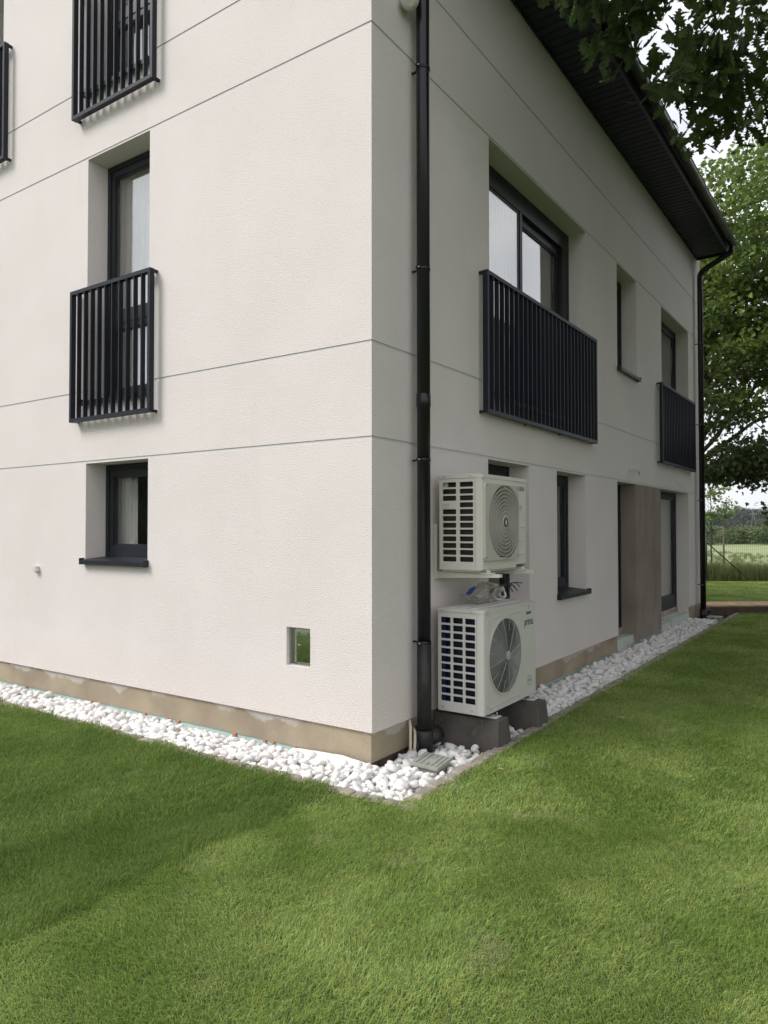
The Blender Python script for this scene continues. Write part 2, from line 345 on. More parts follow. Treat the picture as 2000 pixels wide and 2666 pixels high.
# ================================================================ ground
DIRX, DIRY = .8234, .5674
def fl(x): return 19.6+.689*(x+1.4)         # the fence line
def slab(name, poly, z, m, **p):
    mb = MB(); n = len(poly)
    mb.add([(x, y, z) for x, y in poly], [tuple(range(n))]); mb.add([(x, y, z) for x, y in poly]+[(x, y, z-.14) for x, y in poly], [(i, (i+1) % n, n+(i+1) % n, n+i) for i in range(n)])
    return mb.build(name, m, recalc=True, **p)
mb = MB().add([(-2400, -400, -.20), (2400, -400, -.20), (2400, 2600, -.20), (-2400, 2600, -.20)], [(0, 1, 2, 3)]); mb.build('ground', MEADB, kind='structure')
slab('soil', [(-11.5, -.56), (.62, -.56), (.62, 12.0), (-11.5, 12.0)], -.095, SOIL, kind='structure')
slab('lawn', [(-60, -60), (60, -60), (60, -.545), (.07, -.545), (.07, -.545), (-60, -.545)], -.014, GRB, kind='structure')
slab('lawn', [(.61, -.541), (60, -.541), (60, fl(60)), (.61, fl(.61))], -.018, GRB, kind='structure')
slab('lawn', [(-12, 11.1), (.606, 11.1), (.606, fl(.606)), (-12, fl(-12))], -.022, GRB, kind='structure')
P0 = Vector((-1.4, 19.62, 0)); DD = Vector((DIRX, DIRY, 0)); NN = Vector((-DIRY, DIRX, 0))
q = [P0-DD*500, P0+DD*900, P0+DD*900+NN*1900, P0-DD*500+NN*1900]
slab('meadow', [(a.x, a.y) for a in q], -.03, MEADB, kind='structure')

# ================================================================ house
house = empty('house', (-5.5, 5.4, 0), 'off-white plastered house corner with grey groove lines, dark windows and black eaves', 'house')
OL = {'up': (-3.315, -2.40, 5.74, 8.1), 'upfar': (-5.79, -4.88, 5.74, 8.1), 'mid': (-3.315, -2.40, 2.80, 5.109), 
      'low': (-3.315, -2.40, 1.31, 2.209), 'lowfar': (-6.7, -5.8, 1.31, 2.209)}
HATCH = (-.780, -.550, .583, .867)
OR = {'big': (1.815, 4.385, 2.80, 5.109), 'narrow': (5.58, 6.49, 3.72, 5.109), 'mid': (7.88, 9.77, 2.80, 5.109),
      'low1': (1.775, 2.675, .88, 2.209), 'low2': (3.408, 4.315, .88, 2.209), 'doors': (5.536, 9.68, .195, 2.209)}
GZ = [(2.2125, 2.235), (2.878, 2.900), (5.1115, 5.134), (5.797, 5.819)]
def wallfn(ops, hatch=None):
    def f(u, z):
        for k, (a, b, c, d) in ops.items():
            if a < u < b and c < z < d: return (.29, None)
        if hatch and hatch[0] < u < hatch[1] and hatch[2] < z < hatch[3]: return (.055, None)
        for g in GZ:
            if g[0] < z < g[1]: return (.006, 1)
        return (0., 0)
    return f
def breaks(ops, extra): return extra+[v for o in ops.values() for v in o[:2]]
def zbreaks(ops, extra): return extra+[v for o in ops.values() for v in o[2:]]+[v for g in GZ for v in g]
relief('L', breaks(OL, [-11., 0., HATCH[0], HATCH[1]]), zbreaks(OL, [.2, 9.0, HATCH[2], HATCH[3]]), wallfn(OL, HATCH), corner=0.).build('wall', [PLASTER, GROOVE], house)
relief('R', breaks(OR, [0., 10.85]), zbreaks(OR, [.195, 6.9]), wallfn(OR), corner=0.).build('wall', [PLASTER, GROOVE], house)
mb = MB().add([(-11, 0, 9), (0, 0, 9), (-5.5, 0, 11.2)], [(0, 1, 2)]).add([(0, 10.85, -.1), (-11, 10.85, -.1), (-11, 10.85, 6.9), (-5.5, 10.85, 10.9), (0, 10.85, 6.9)], [(0, 1, 2, 3, 4)])
mb.add([(-11, 0, -.1), (-11, 10.85, -.1), (-11, 10.85, 9), (-11, 0, 9)], [(0, 1, 2, 3)]); mb.build('wall', PLASTER, house)
# underside lips of the plaster above the plinth
mb = MB(); mb.add([(-11, 0, .2), (0, 0, .2), (-.02, .02, .2), (-11, .02, .2)], [(0, 1, 2, 3)]); mb.add([(0, 0, .195), (0, 5.536, .195), (-.02, 5.536, .195), (-.02, .02, .195)], [(0, 1, 2, 3)])
MB().add([(0, 9.68, .195), (0, 10.85, .195), (-.02, 10.85, .195), (-.02, 9.68, .195)], [(0, 1, 2, 3)]).build('drip_edge', PLASTER, house)
mb.build('drip_edge', PLASTER, house)
# plaster reveal right of the doors that runs on below the plinth line
mb = MB().box(-.29, -.0225, 9.681, 9.70, -.02, .1945); mb.build('reveal', PLASTER, house)
# plinth
MB().box(-11, -.021, .021, .12, -.012, .2).box(-.12, -.0205, .0205, 5.534, -.012, .1995).build('plinth', PLINTH, house)
MB().box(-.12, -.0205, 9.70, 10.85, -.06, .1945).build('plinth', PLINTH, house)
# insulation strips below the plinth, lengths butted
bounds = [-11, -8.6, -6.2, -4.98, -3.73, -2.48, -1.23, -.10]
for a, b in zip(bounds[:-1], bounds[1:]): MB().box(a+.003, b-.003, .032, .11, -.12, -.0125).build('insulation_strip', XPSB, house)
for a, b in ((.8, 2.0), (2.0, 3.25), (3.25, 4.5), (4.5, 5.533)): MB().box(-.11, -.032, a+.003, b-.003, -.12, -.0125).build('insulation_strip', XPSB, house)
for x in (-4.35, -3.95, -3.30, -3.24, -2.45, -2.15, -2.02, -1.35, -1.02, -.94, -.72):
    r0 = random.Random(int(x*100)); w = r0.uniform(.010, .028); MB().box(x-w, x+w, .014, .034, -.026-r0.random()*.012, -.0125).build('foam_residue', ORANGE, house, bevel=.004)
# foam blocks that carry the doors
for i, (y0, y1, x1, z1) in enumerate(((5.54, 5.90, .0, .135), (5.905, 6.40, -.045, .10), (6.405, 7.0, -.05, .012), (7.003, 7.74, -.04, .010), (7.745, 8.35, .0, .085), (8.354, 9.55, .012, .105), (9.553, 9.695, -.01, .10))):
    MB().box(-.30, x1, y0, y1, -.14, z1).build('insulation_block', XPS, house, bevel=.006)
MB().box(-.11, -.034, .034, .797, -.16, -.0125).build('footing', SOIL, house)
for y0, y1 in ((5.54, 6.38), (7.745, 9.676)): MB().box(-.34, -.20, y0, y1, .106, .192).build('door_threshold', PLINTH, house)
# unplastered pillar between the two doors
mb = MB().box(-.29, -.002, 6.384, 7.752, .014, 2.207); mb.build('pillar', PILLAR, house, bevel=.004)
MB().box(-.30, -.292, 6.372, 6.3835, .02, 2.2).build('edge_strip', BEIGEH, house)
# floors inside
for z in (.08, 2.55, 5.5): MB().box(-10.8, -.42, .42, 10.6, z-.12, z).build('floor_slab', DARKROOM, house)
mb = MB(); mb.add([(-3.0-1.6, .45, .1), (-1.2, .45, .1), (-1.2, 3.5, .1), (-4.6, 3.5, .1)], [(0, 1, 2, 3)])
for x in (-6.4, -4.9, -1.25): mb.box(x-.06, x+.06, .42, 5.0, .1, 8.2)
for y in (1.35, 4.9, 7.3): mb.box(-5.5, -.42, y-.05, y+.05, .1, 6.0)
mb.box(-10, -.42, 5.2, 5.32, .1, 6.6); mb.box(-5.6, -5.5, .42, 10.5, .1, 6.6)
mb.build('inner_wall', DARKROOM, house)

def railing(side, u0, u1, z0, z1, nb, feet=()):
    dF, dB = .090, .045
    cu, cz = (u0+u1)/2, (z0+z1)/2
    mb = MB(); T = .034
    ubox(mb, side, u0, u1, dB-.004, dF, z1-T, z1); ubox(mb, side, u0, u1, dB-.004, dF, z0, z0+T)
    ubox(mb, side, u0, u0+.03, dB-.004, dF, z0+T, z1-T); ubox(mb, side, u1-.03, u1, dB-.004, dF, z0+T, z1-T)
    r = mb.build('railing', ANTH, house)
    first = None
    for k in range(1, nb-1):
        u = u0+.015+(u1-u0-.03)*k/(nb-1)
        if first is None:
            b = MB(); ubox(b, side, u-.006, u+.006, dB, dF-.003, z0+T, z1-T); first = b.build('bar', ANTH, r)
        else: clone(first, r, mapper(side)(u, (dB+dF-.003)/2, (z0+z1)/2))
    for u in (u0+.004, u1-.034)+tuple(feet):
        for z in (z0+.002, z1-.024):
            if u in feet and z > z0+.01: continue
            b = MB(); ubox(b, side, u, u+.03, .0015, dB-.005, z, z+.022); b.build('wall_anchor', ANTH, r)
    return r
for nm, (a, b) in (('mid', (-3.458, -2.275)), ('up', (-3.458, -2.262)), ('upfar', (-5.94, -4.690))):
    z0 = 5.492 if nm.startswith('up') else 2.598
    railing('L', a, b, z0, z0+1.243, 12)
railing('R', 1.600, 4.495, 2.595, 3.838, 28, (2.55, 3.45))
railing('R', 7.560, 9.905, 2.595, 3.838, 23, (8.7,))

def rect_frame(mb, side, u0, u1, z0, z1, w, d0, d1, wb=None, wt=None):
    wb = wb or w; wt = wt or w
    ubox(mb, side, u0, u0+w, d0, d1, z0, z1); ubox(mb, side, u1-w, u1, d0, d1, z0, z1)
    ubox(mb, side, u0+w, u1-w, d0, d1, z0, z0+wb); ubox(mb, side, u0+w, u1-w, d0, d1, z1-wt, z1)
def sash(win, side, u0, u1, z0, z1, d=-.222, w=.062):
    s = MB(); rect_frame(s, side, u0, u1, z0, z1, w, d-.045, d); rect_frame(s, side, u0+w+.0005, u1-w-.0005, z0+w+.0005, z1-w-.0005, .014, d-.04, d-.010)
    s.build('sash', FRAMEM, win)
    g = MB(); ubox(g, side, u0+w+.015, u1-w-.015, d-.030, d-.026, z0+w+.015, z1-w-.015); g.build('pane', GLASS if z1 > 2.5 else GLASSL, win)
def window(side, o, kind='plain', sill=True, name='window'):
    u0, u1, z0, z1 = o; u0 += .002; u1 -= .002; z1 -= .002
    zb = z0+(.018 if sill else .0)
    fr = MB(); top = .05 if kind != 'big' else .20
    fd0, fd1 = -.285, -.212
    rect_frame(fr, side, u0, u1, zb, z1, .045, fd0, fd1, wt=top)
    win = fr.build(name, FRAMEM, house)
    a, b, c, d = u0+.0455, u1-.0455, zb+.0455, z1-top-.0005
    if kind == 'plain': sash(win, side, a, b, c, d)
    elif kind == 'split':                # fixed light below, opening light above
        m = c+.70; t = MB(); ubox(t, side, a, b, fd0, fd1-.002, m, m+.055); t.build('transom', FRAMEM, win)
        sash(win, side, a, b, c, m-.001); sash(win, side, a, b, m+.056, d)
    elif kind == 'big':                  # fixed pane in front, sliding sash set back
        m = u0+1.15; t = MB(); ubox(t, side, m, m+.06, fd0, fd1-.002, c, d); t.build('mullion', FRAMEM, win)
        g = MB(); ubox(g, side, a+.001, m-.001, -.232, -.228, c+.03, d-.03); g.build('pane', GLASS, win)
        f2 = MB(); rect_frame(f2, side, a, m-.0005, c, d, .030, -.245, -.222); f2.build('sash', FRAMEM, win)
        sash(win, side, m+.0605, b-.16, c, d, d=-.262, w=.085)
        t = MB(); ubox(t, side, b-.158, b-.0005, fd0, fd1-.004, c, d); t.build('side_post', FRAMEM, win)
    elif kind == 'door':
        t = MB(); ubox(t, side, a, b, fd0+.002, fd1-.008, c, c+.03); t.build('threshold', FRAMEM, win)
        s = MB(); d_ = -.222; c2 = c+.0305
        rect_frame(s, side, a, b, c2, d, .075, d_-.045, d_, wb=.16); s.build('sash', FRAMEM, win)
        g = MB(); ubox(g, side, a+.0755, b-.0755, d_-.030, d_-.026, c2+.1605, d-.0755); g.build('pane', GLASSL, win)
    if sill:
        s = MB(); m_ = mapper(side); pr = .050
        x0, x1 = u0-.002, u1+.002; e = .010
        # sloping sheet with a turned-down nose and upstands at both ends
        for (p, q2, dz) in ((x0, x1, 0),):
            s.hexa([m_(p, -.21, zb-.004), m_(q2, -.21, zb-.004), m_(q2, .0, zb-.022), m_(p, .0, zb-.022),
                    m_(p, -.21, zb+.0), m_(q2, -.21, zb+.0), m_(q2, .0, zb-.018), m_(p, .0, zb-.018)])
        s.hexa([m_(x0-e, .0015, zb-.022), m_(x1+e, .0015, zb-.022), m_(x1+e, pr, zb-.030), m_(x0-e, pr, zb-.030),
                m_(x0-e, .0015, zb-.018), m_(x1+e, .0015, zb-.018), m_(x1+e, pr, zb-.026), m_(x0-e, pr, zb-.026)])
        ubox(s, side, x0-e, x1+e, pr, pr+.004, zb-.066, zb-.0262)
        for uu in (x0-e-.007, x1+e): ubox(s, side, uu, uu+.007, .0015, pr+.006, zb-.068, zb-.008)
        s.build('sill', FRAMEM, win, recalc=True)
    return win
window('L', OL['low'], 'plain'); window('L', OL['lowfar'], 'plain')
for k in ('mid', 'up', 'upfar'): window('L', OL[k], 'split')
window('R', OR['low1'], sill=False); window('R', OR['low2']); window('R', OR['narrow'])
window('R', OR['big'], 'big'); window('R', OR['mid'], 'split')
window('R', (5.538, 6.384, .195, 2.207), 'door', sill=False, name='door'); window('R', (7.753, 9.678, .195, 2.207), 'door', sill=False, name='door')
# curtains and blinds behind the glass
def drape(side, u0, u1, z0, z1, d, amp=.02, per=.09, name='curtain'):
    mb = MB(); n = int((u1-u0)/.012); m_ = mapper(side); vs = []
    for i in range(n+1):
        u = u0+(u1-u0)*i/n; dd = d+amp*math.sin(u*2*PI/per+.8*math.sin(u*7))
        vs += [m_(u, dd, z0), m_(u, dd, z1)]
    mb.add(vs, [(2*i, 2*i+2, 2*i+3, 2*i+1) for i in range(n)], smooth=True); return mb.build(name, CURTAIN, house)
drape('L', -3.9, -2.98, 1.2, 2.3, -.34, .012, .06); drape('L', -3.6, -2.35, 2.9, 5.2, -.34, .012, .08); drape('R', 1.6, 3.1, 2.85, 5.2, -.36, .012, .08)  # the two upper drapes are added to brighten their panes
drape('R', 7.6, 9.75, .2, 2.3, -.31, .006, .05, 'blind'); drape('R', 3.4, 3.95, .8, 2.3, -.42, name='curtain')
drape('R', 8.0, 9.0, 2.8, 5.2, -.40, name='curtain')

# soffit, fascia, gutter, roof
ZS = 6.672; YE = 10.55
sof = MB().box(.001, .53, -.30, YE, ZS+.022, ZS+.026).build('soffit', ACDARK, house)
bw = .121; first = None; y = -.30; k = 0
while y+bw < YE+.001:
    if first is None:
        b = MB(); b.hexa([(.0015, y+.026, ZS), (.529, y+.026, ZS), (.529, y+bw-.003, ZS), (.0015, y+bw-.003, ZS), (.0015, y+.014, ZS+.0215), (.529, y+.014, ZS+.0215), (.529, y+bw-.001, ZS+.0215), (.0015, y+bw-.001, ZS+.0215)])
        first = b.build('soffit_board', SOFFIT, sof, recalc=True); y00 = y
    else: clone(first, sof, (WP[first.name].x, WP[first.name].y+(y-y00), WP[first.name].z))
    y += bw
fas = MB().box(.531, .556, -.30, YE, ZS-.03, ZS+.185).build('fascia', BLACKM, house)
MB().box(.001, .556, YE+.001, YE+.02, ZS-.03, ZS+.185).build('eave_end', SOFFIT, house)
MB().box(.0015, .02, -.30, YE, ZS-.022, ZS-.001).build('wall_trim', SOFFIT, house)
def halfpipe(y0, y1, cx, cz, r, th, n=14):
    mb = MB(); prof = []
    for i in range(n+1): a = PI+PI*i/n; prof.append((cx+r*math.cos(a), cz+r*math.sin(a)))
    for i in range(n+1): a = 2*PI-PI*i/n; prof.append((cx+(r-th)*math.cos(a), cz+(r-th)*math.sin(a)))
    m = len(prof); vs = [(x, y0, z) for x, z in prof]+[(x, y1, z) for x, z in prof]
    mb.add(vs, [(i, (i+1) % m, m+(i+1) % m, m+i) for i in range(m)], smooth=True)
    return mb
GCX, GCZ, GR = .630, ZS+.135, .068
g = halfpipe(-.36, YE+.02, GCX, GCZ, GR, .004)
g.tube([(GCX+GR, -.36, GCZ+.004), (GCX+GR, YE+.02, GCZ+.004)], .008, 8)
g.add([(GCX+GR*math.cos(PI+PI*i/14), YE+.02, GCZ+GR*math.sin(PI+PI*i/14)) for i in range(15)], [tuple(range(15))])
gut = g.build('gutter', BLACKM, house)
br = halfpipe(-.014, .014, 0, 0, GR+.010, .009).build('gutter_bracket', BLACKM, gut, origin=(0, 0, 0)); bpy.data.objects.remove(br, do_unlink=False) if False else None
br.location = Vector((GCX, .1, GCZ))-WP[gut.name]
y = .1+.55
while y < YE: clone(br, gut, (GCX, y, GCZ)); y += .55
rf = MB()
rf.hexa([(.60, -.35, 6.862), (.60, YE+.02, 6.862), (-5.5, YE+.02, 11.30), (-5.5, -.35, 11.30), (.60, -.35, 6.93), (.60, YE+.02, 6.93), (-5.5, YE+.02, 11.37), (-5.5, -.35, 11.37)])
rf.hexa([(-11.6, -.35, 6.862), (-11.6, YE+.02, 6.862), (-5.5, YE+.02, 11.30), (-5.5, -.35, 11.30), (-11.6, -.35, 6.93), (-11.6, YE+.02, 6.93), (-5.5, YE+.02, 11.37), (-5.5, -.35, 11.37)])
rf.build('roof', ROOFM, house, recalc=True)

def bend(pts, r=.06, n=5):
    """round the inner corners of a polyline"""
    P = [Vector(p) for p in pts]; o = [P[0]]
    for i in range(1, len(P)-1):
        a = (P[i-1]-P[i]); b = (P[i+1]-P[i]); ra = min(r, a.length*.45, b.length*.45)
        p1 = P[i]+a.normalized()*ra; p2 = P[i]+b.normalized()*ra
        for k in range(n+1):
            t = k/n; o.append(p1*(1-t)**2+P[i]*2*t*(1-t)+p2*t*t)
    o.append(P[-1]); return o
# near downpipe
DX, DY = .098, .522
dp = MB().tube([(DX, DY, .75), (DX, DY, 6.35)]+bend([(DX, DY, 6.35), (DX, DY, 6.45), (.5, DY-.55, 6.62), (GCX, DY-.6, 6.70)], .06)[1:], .0495, 20).build('downpipe', BLACKM, house)
MB().tube([(DX, DY, .13), (DX, DY, .76)], .0535, 20).build('lower_pipe', PIPEDIRTY, dp)
MB().tube([(DX, DY, -.09), (DX, DY, .06), (DX, DY, .12), (DX, DY, .125)], [.062, .064, .066, .058], 20).tube([(DX+.0, DY+.03, .05), (DX+.01, DY+.12, .055), (DX+.012, DY+.165, .06)], [.058, .062, .066], 18).build('pipe_elbow', PIPEDIRTY, dp)
MB().tube([(DX, DY, 2.49), (DX, DY, 2.495), (DX, DY, 2.585), (DX, DY, 2.59)], [.050, .054, .054, .050], 20).build('collar', BLACKM, dp)
def clamp(z, x=DX, y=DY, par=dp, r=.0505):
    c = MB().tube([(x, y, z-.011), (x, y, z+.011)], r+.003, 20); c.box(.002, x-r+.004, y-.008, y+.008, z-.006, z+.006)
    c.box(x-.014, x+.0, y-r-.032, y-r+.002, z-.007, z+.007); c.build('clamp', BLACKM, par)
    MB().tube([(x-.022, y-r-.022, z), (x+.012, y-r-.022, z)], .005, 8).build('clamp_screw', STEEL, par)
for z in (5.02, 3.515, 2.10, .76): clamp(z)
# far downpipe
FX, FY = .10, 10.34
dq = MB().tube([(FX, FY, .0)]+bend([(FX, FY, .02), (FX, FY, 6.33), (GCX-.01, YE-.12, 6.63), (GCX, YE-.10, 6.74)], .10)[1:], .0495, 18).build('downpipe', BLACKM, house)
for z in (3.5, 2.1, .55, 5.0): clamp(z, FX, FY, dq)
MB().tube([(FX, FY, -.10), (FX, FY, .10)], .064, 16).tube([(FX, FY+.03, .06), (FX+.07, FY+.12, .07)], .056, 14).build('pipe_elbow', PIPEDIRTY, dq)

# hatch in the left wall
ht = empty('service_hatch', (-.665, .05, .725), 'small mirror-polished steel service hatch recessed low in the white plaster near the corner', 'service hatch')
f = MB(); a, b, c, d = HATCH
rect_frame(f, 'L', a+.0005, b-.0005, c+.0005, d-.0005, .012, -.060, -.030); f.build('frame', STEEL, ht)
p = MB(); ubox(p, 'L', a+.014, b-.014, -.058, -.0555, c+.016, d-.018); p.build('mirror_door', MIRROR, ht)
for (uu, zz) in ((.32, .83), (.72, .83), (.32, .17), (.72, .17)):
    cu = a+(b-a)*uu; cz = c+(d-c)*zz; r1, r2 = .0075, .011; vs = []
    for k in range(8):
        an = k*PI/4; rr = r2 if k % 2 == 0 else r1*.45; vs.append((cu+rr*math.cos(an), .0545, cz+rr*math.sin(an)))
    MB().add(vs+[(x, .0575, z) for x, _, z in vs], [tuple(range(8))]+[(k, (k+1) % 8, 8+(k+1) % 8, 8+k) for k in range(8)]).build('vent_star', ACDARK, ht)
MB().tube([(a+.07, .056, .725), (a+.07, .046, .725)], .009, 14).build('lock', STEEL, ht); MB().tube([(a+.07, .0455, .725), (a+.07, .0445, .725)], .0055, 12).build('keyhole', ACDARK, ht)

# little box on the left wall
jb = empty('junction_box', (-4.11, 0, 1.195), 'tiny pale grey plastic box fixed alone on the white wall at far left', 'wall box')
MB().box(-4.145, -4.085, -.045, -.001, 1.168, 1.222).build('box_body', WHITEP, jb, bevel=.004); MB().box(-4.118, -4.10, -.035, -.012, 1.150, 1.167).build('cable_gland', WHITEP, jb)

# lamp or camera high on the right wall
lp = empty('wall_lamp', (0, .36, 5.45), 'white rounded plastic sensor fixture mounted high on the shaded wall beside the pipe', 'wall fixture')
ax = Vector((.35, -.50, -.62)).normalized(); c0 = Vector((.06, .40, 5.50))
MB().tube([(.001, .40, 5.50), (.03, .40, 5.50), (.05, .40, 5.50)], [.062, .060, .04], 20).build('wall_plate', WHITEP, lp)
MB().tube([c0-ax*.05, c0-ax*.04, c0+ax*.03, c0+ax*.075], [.045, .066, .070, .060], 22).build('housing', WHITEP, lp)
MB().tube([c0+ax*.076, c0+ax*.098, c0+ax*.118], [.066, .060, .030], 22).build('front_cap', WHITEP, lp)

# cables left sticking out of the wall above the doors
cb = MB().tube([(.0, 5.98, 2.30), (.002, 5.98, 2.385), (.03, 6.02, 2.41), (.07, 6.12, 2.41), (.09, 6.24, 2.385), (.085, 6.29, 2.33)], .009, 6)
cb.tube([(.0, 5.985, 2.385), (.025, 6.05, 2.395), (.06, 6.16, 2.385), (.08, 6.28, 2.345)], .005, 6); tag(cb.build('cable_loop', WIREW), 'white cable end looping out of the plaster above the grey unplastered pillar', 'cable')
cb = MB().tube([(.0, 8.86, 2.38), (.02, 8.88, 2.33), (.05, 8.92, 2.30), (.045, 8.96, 2.37), (.05, 9.0, 2.29), (.06, 9.03, 2.27), (.05, 9.10, 2.26)], .006, 6); tag(cb.build('cable_loop', WIREW), 'kinked white cable end sticking out of the wall above the far door', 'cable')

# hoses behind the near downpipe
hs = empty('drain_hoses', (.07, .40, -.02), 'pair of beige hoses curving out of the plinth beside the downpipe foot', 'hose')
MB().tube(bend([(-.02, .50, .19), (.03, .44, .17), (.055, .40, .08), (.065, .385, -.03)], .08), .011, 10).build('hose', BEIGEH, hs)
MB().tube(bend([(-.02, .54, .12), (.05, .47, .12), (.075, .43, .06), (.078, .415, -.03)], .06), .011, 10).build('hose', BEIGEH, hs)
MB().tube([(.071, .400, -.05), (.071, .400, .0)], .030, 12).build('hose_clamp', BEIGEH, hs)
MB().tube(bend([(-.02, .60, .10), (.04, .50, .10), (.07, .465, .03), (.075, .46, -.06)], .06), .02, 10).build('corrugated_hose', PIPEDIRTY, hs)

# ================================================================ air-conditioning outdoor units
def text(s, size, world, rot, m, parent, name, ext=.0006, sx=1.):
    cu = bpy.data.curves.new(name, 'FONT'); cu.body = s; cu.size = size; cu.extrude = ext; cu.align_x = 'CENTER'; cu.align_y = 'CENTER'; cu.resolution_u = 3
    tmp = bpy.data.objects.new('tmp', cu); COL.objects.link(tmp)
    me = bpy.data.meshes.new_from_object(tmp); bpy.data.objects.remove(tmp)
    me.materials.clear(); me.materials.append(m)
    o = bpy.data.objects.new(name, me); COL.objects.link(o); finish(o, parent, world); o.rotation_euler = rot; o.scale = (sx, 1, 1)
    return o
ROTX = (PI/2, 0, PI/2)     # lettering on a face that looks along +x
def side_grille(unit, y, x0, x1, z0, z1, cols, rows, m, skip=(), r=.007):
    """end panel with punched openings (a cell grid, each opening with a folded edge)"""
    us = [x0, x1]; zs = [z0, z1]
    for a, b in cols: us += [a, b]
    for a, b in rows: zs += [a, b]
    mb = MB(); us = sorted(set(us)); zs = sorted(set(zs))
    def op(u, z): return any(a < u < b for a, b in cols) and any(a < z < b for a, b in rows) and not any(cols[i][0] < u < cols[i][1] and rows[j][0] < z < rows[j][1] for i, j in skip)
    for i in range(len(us)-1):
        for j in range(len(zs)-1):
            u, z = (us[i]+us[i+1])/2, (zs[j]+zs[j+1])/2
            if not op(u, z): mb.add([(us[i], y, zs[j]), (us[i+1], y, zs[j]), (us[i+1], y, zs[j+1]), (us[i], y, zs[j+1])], [(0, 1, 2, 3)])
            else:
                a, b, c, d = us[i], us[i+1], zs[j], zs[j+1]; k = .008
                loop = []
                for (cx, cz, st) in ((a+r, c+r, PI), (b-r, c+r, 1.5*PI), (b-r, d-r, 0), (a+r, d-r, .5*PI)):
                    for t in range(4): an = st+t*PI/6; loop.append((cx+r*math.cos(an), cz+r*math.sin(an)))
                n = len(loop); vs = [(p[0], y, p[1]) for p in loop]+[(p[0], y+k, p[1]) for p in loop]
                mb.add(vs, [(q, (q+1) % n, n+(q+1) % n, n+q) for q in range(n)])
                for (cx, cz, st) in ((a, c, 0), (b, c, 4), (b, d, 8), (a, d, 12)):
                    pts = loop[st:st+4]; mb.add([(cx, y, cz)]+[(p[0], y, p[1]) for p in pts], [(0, 1, 2), (0, 2, 3), (0, 3, 4)])
    return mb.build('side_grille', m, unit)
def plate_hole(x, y0, y1, z0, z1, cy, cz, r, x_back, n=96):
    """rectangular plate facing +x with a round hole (clipped by the plate) and a thickness"""
    mb = MB(); vo = []; vi = []
    for k in range(n):
        a = 2*PI*k/n; dy, dz = math.cos(a), math.sin(a)
        t = 1e9
        if dy > 1e-9: t = min(t, (y1-cy)/dy)
        if dy < -1e-9: t = min(t, (y0-cy)/dy)
        if dz > 1e-9: t = min(t, (z1-cz)/dz)
        if dz < -1e-9: t = min(t, (z0-cz)/dz)
        vo.append((cy+dy*t, cz+dz*t)); rr = min(r, t-.006); vi.append((cy+dy*rr, cz+dz*rr))
    vs = [(x, p[0], p[1]) for p in vo]+[(x, p[0], p[1]) for p in vi]+[(x_back, p[0], p[1]) for p in vi]+[(x_back, p[0], p[1]) for p in vo]
    fs = []
    for k in range(n):
        q = (k+1) % n; fs += [(k, q, n+q, n+k), (n+k, n+q, 2*n+q, 2*n+k), (k, 3*n+k, 3*n+q, q)]
    return mb.add(vs, fs)
def ring(mb, x, cy, cz, r, w, th, n=64, clip=None):
    vs = []; 
    for k in range(n):
        a = 2*PI*k/n
        for (rr, xx) in ((r-w/2, x), (r+w/2, x), (r+w/2, x-th), (r-w/2, x-th)):
            vs.append((xx, cy+rr*math.cos(a), cz+rr*math.sin(a)))
    fs = []
    for k in range(n):
        q = (k+1) % n
        for e in range(4):
            f_ = (k*4+e, k*4+(e+1) % 4, q*4+(e+1) % 4, q*4+e)
            if clip is None or clip(vs[k*4][1], vs[k*4][2]): fs.append(f_)
    mb.add(vs, fs)

# ---- upper unit, on wall brackets
UX0, UXF, UY0, UY1, UZ0, UZ1 = .080, .430, .780, 1.612, 1.282, 2.006
up = empty('air_conditioner', (.25, 1.2, UZ0), 'upper cream outdoor heat pump unit with spiral fan grille hung on wall brackets', 'outdoor unit', 'outdoor heat pump units by the wall')
SX = .385
mb = MB()
mb.add([(UX0, UY0, UZ0), (UX0, UY1, UZ0), (UX0, UY1, UZ1-.03), (UX0, UY0, UZ1-.03)], [(0, 1, 2, 3)])                         # back
mb.add([(UX0, UY1, UZ0), (UXF-.004, UY1, UZ0), (UXF-.004, UY1, UZ1-.03), (UX0, UY1, UZ1-.03)], [(0, 1, 2, 3)])               # far end
mb.add([(UX0, UY0, UZ0), (SX, UY0, UZ0), (UXF, UY0+.045, UZ0), (UXF-.004, UY1, UZ0), (UX0, UY1, UZ0)], [(0, 1, 2, 3, 4)])
mb.box(UX0+.01, .40, UY0+.03, UY1-.02, UZ0-.018, UZ0-.001)
mb.build('casing', ACW, up)
# front sheet with chamfered near corner, and a hole behind the grille
FC, FZ, FR = 1.165, 1.642, .283
fb = MB(); fb.add([(SX+.002, UY0-.001, UZ0), (SX+.020, UY0-.001, UZ0), (SX+.020, UY0-.001, UZ1-.032), (SX+.002, UY0-.001, UZ1-.032)], [(0, 1, 2, 3)])
fb.add([(SX+.020, UY0-.001, UZ0), (UXF, UY0+.035, UZ0), (UXF, UY0+.035, UZ1-.032), (SX+.020, UY0-.001, UZ1-.032)], [(0, 1, 2, 3)])
fb.build('corner_panel', ACW, up)
pf = plate_hole(UXF, UY0+.035, 1.418, UZ0, UZ1-.032, FC, FZ, FR-.01, UXF-.02); pf.build('front_panel', ACW, up, recalc=True)
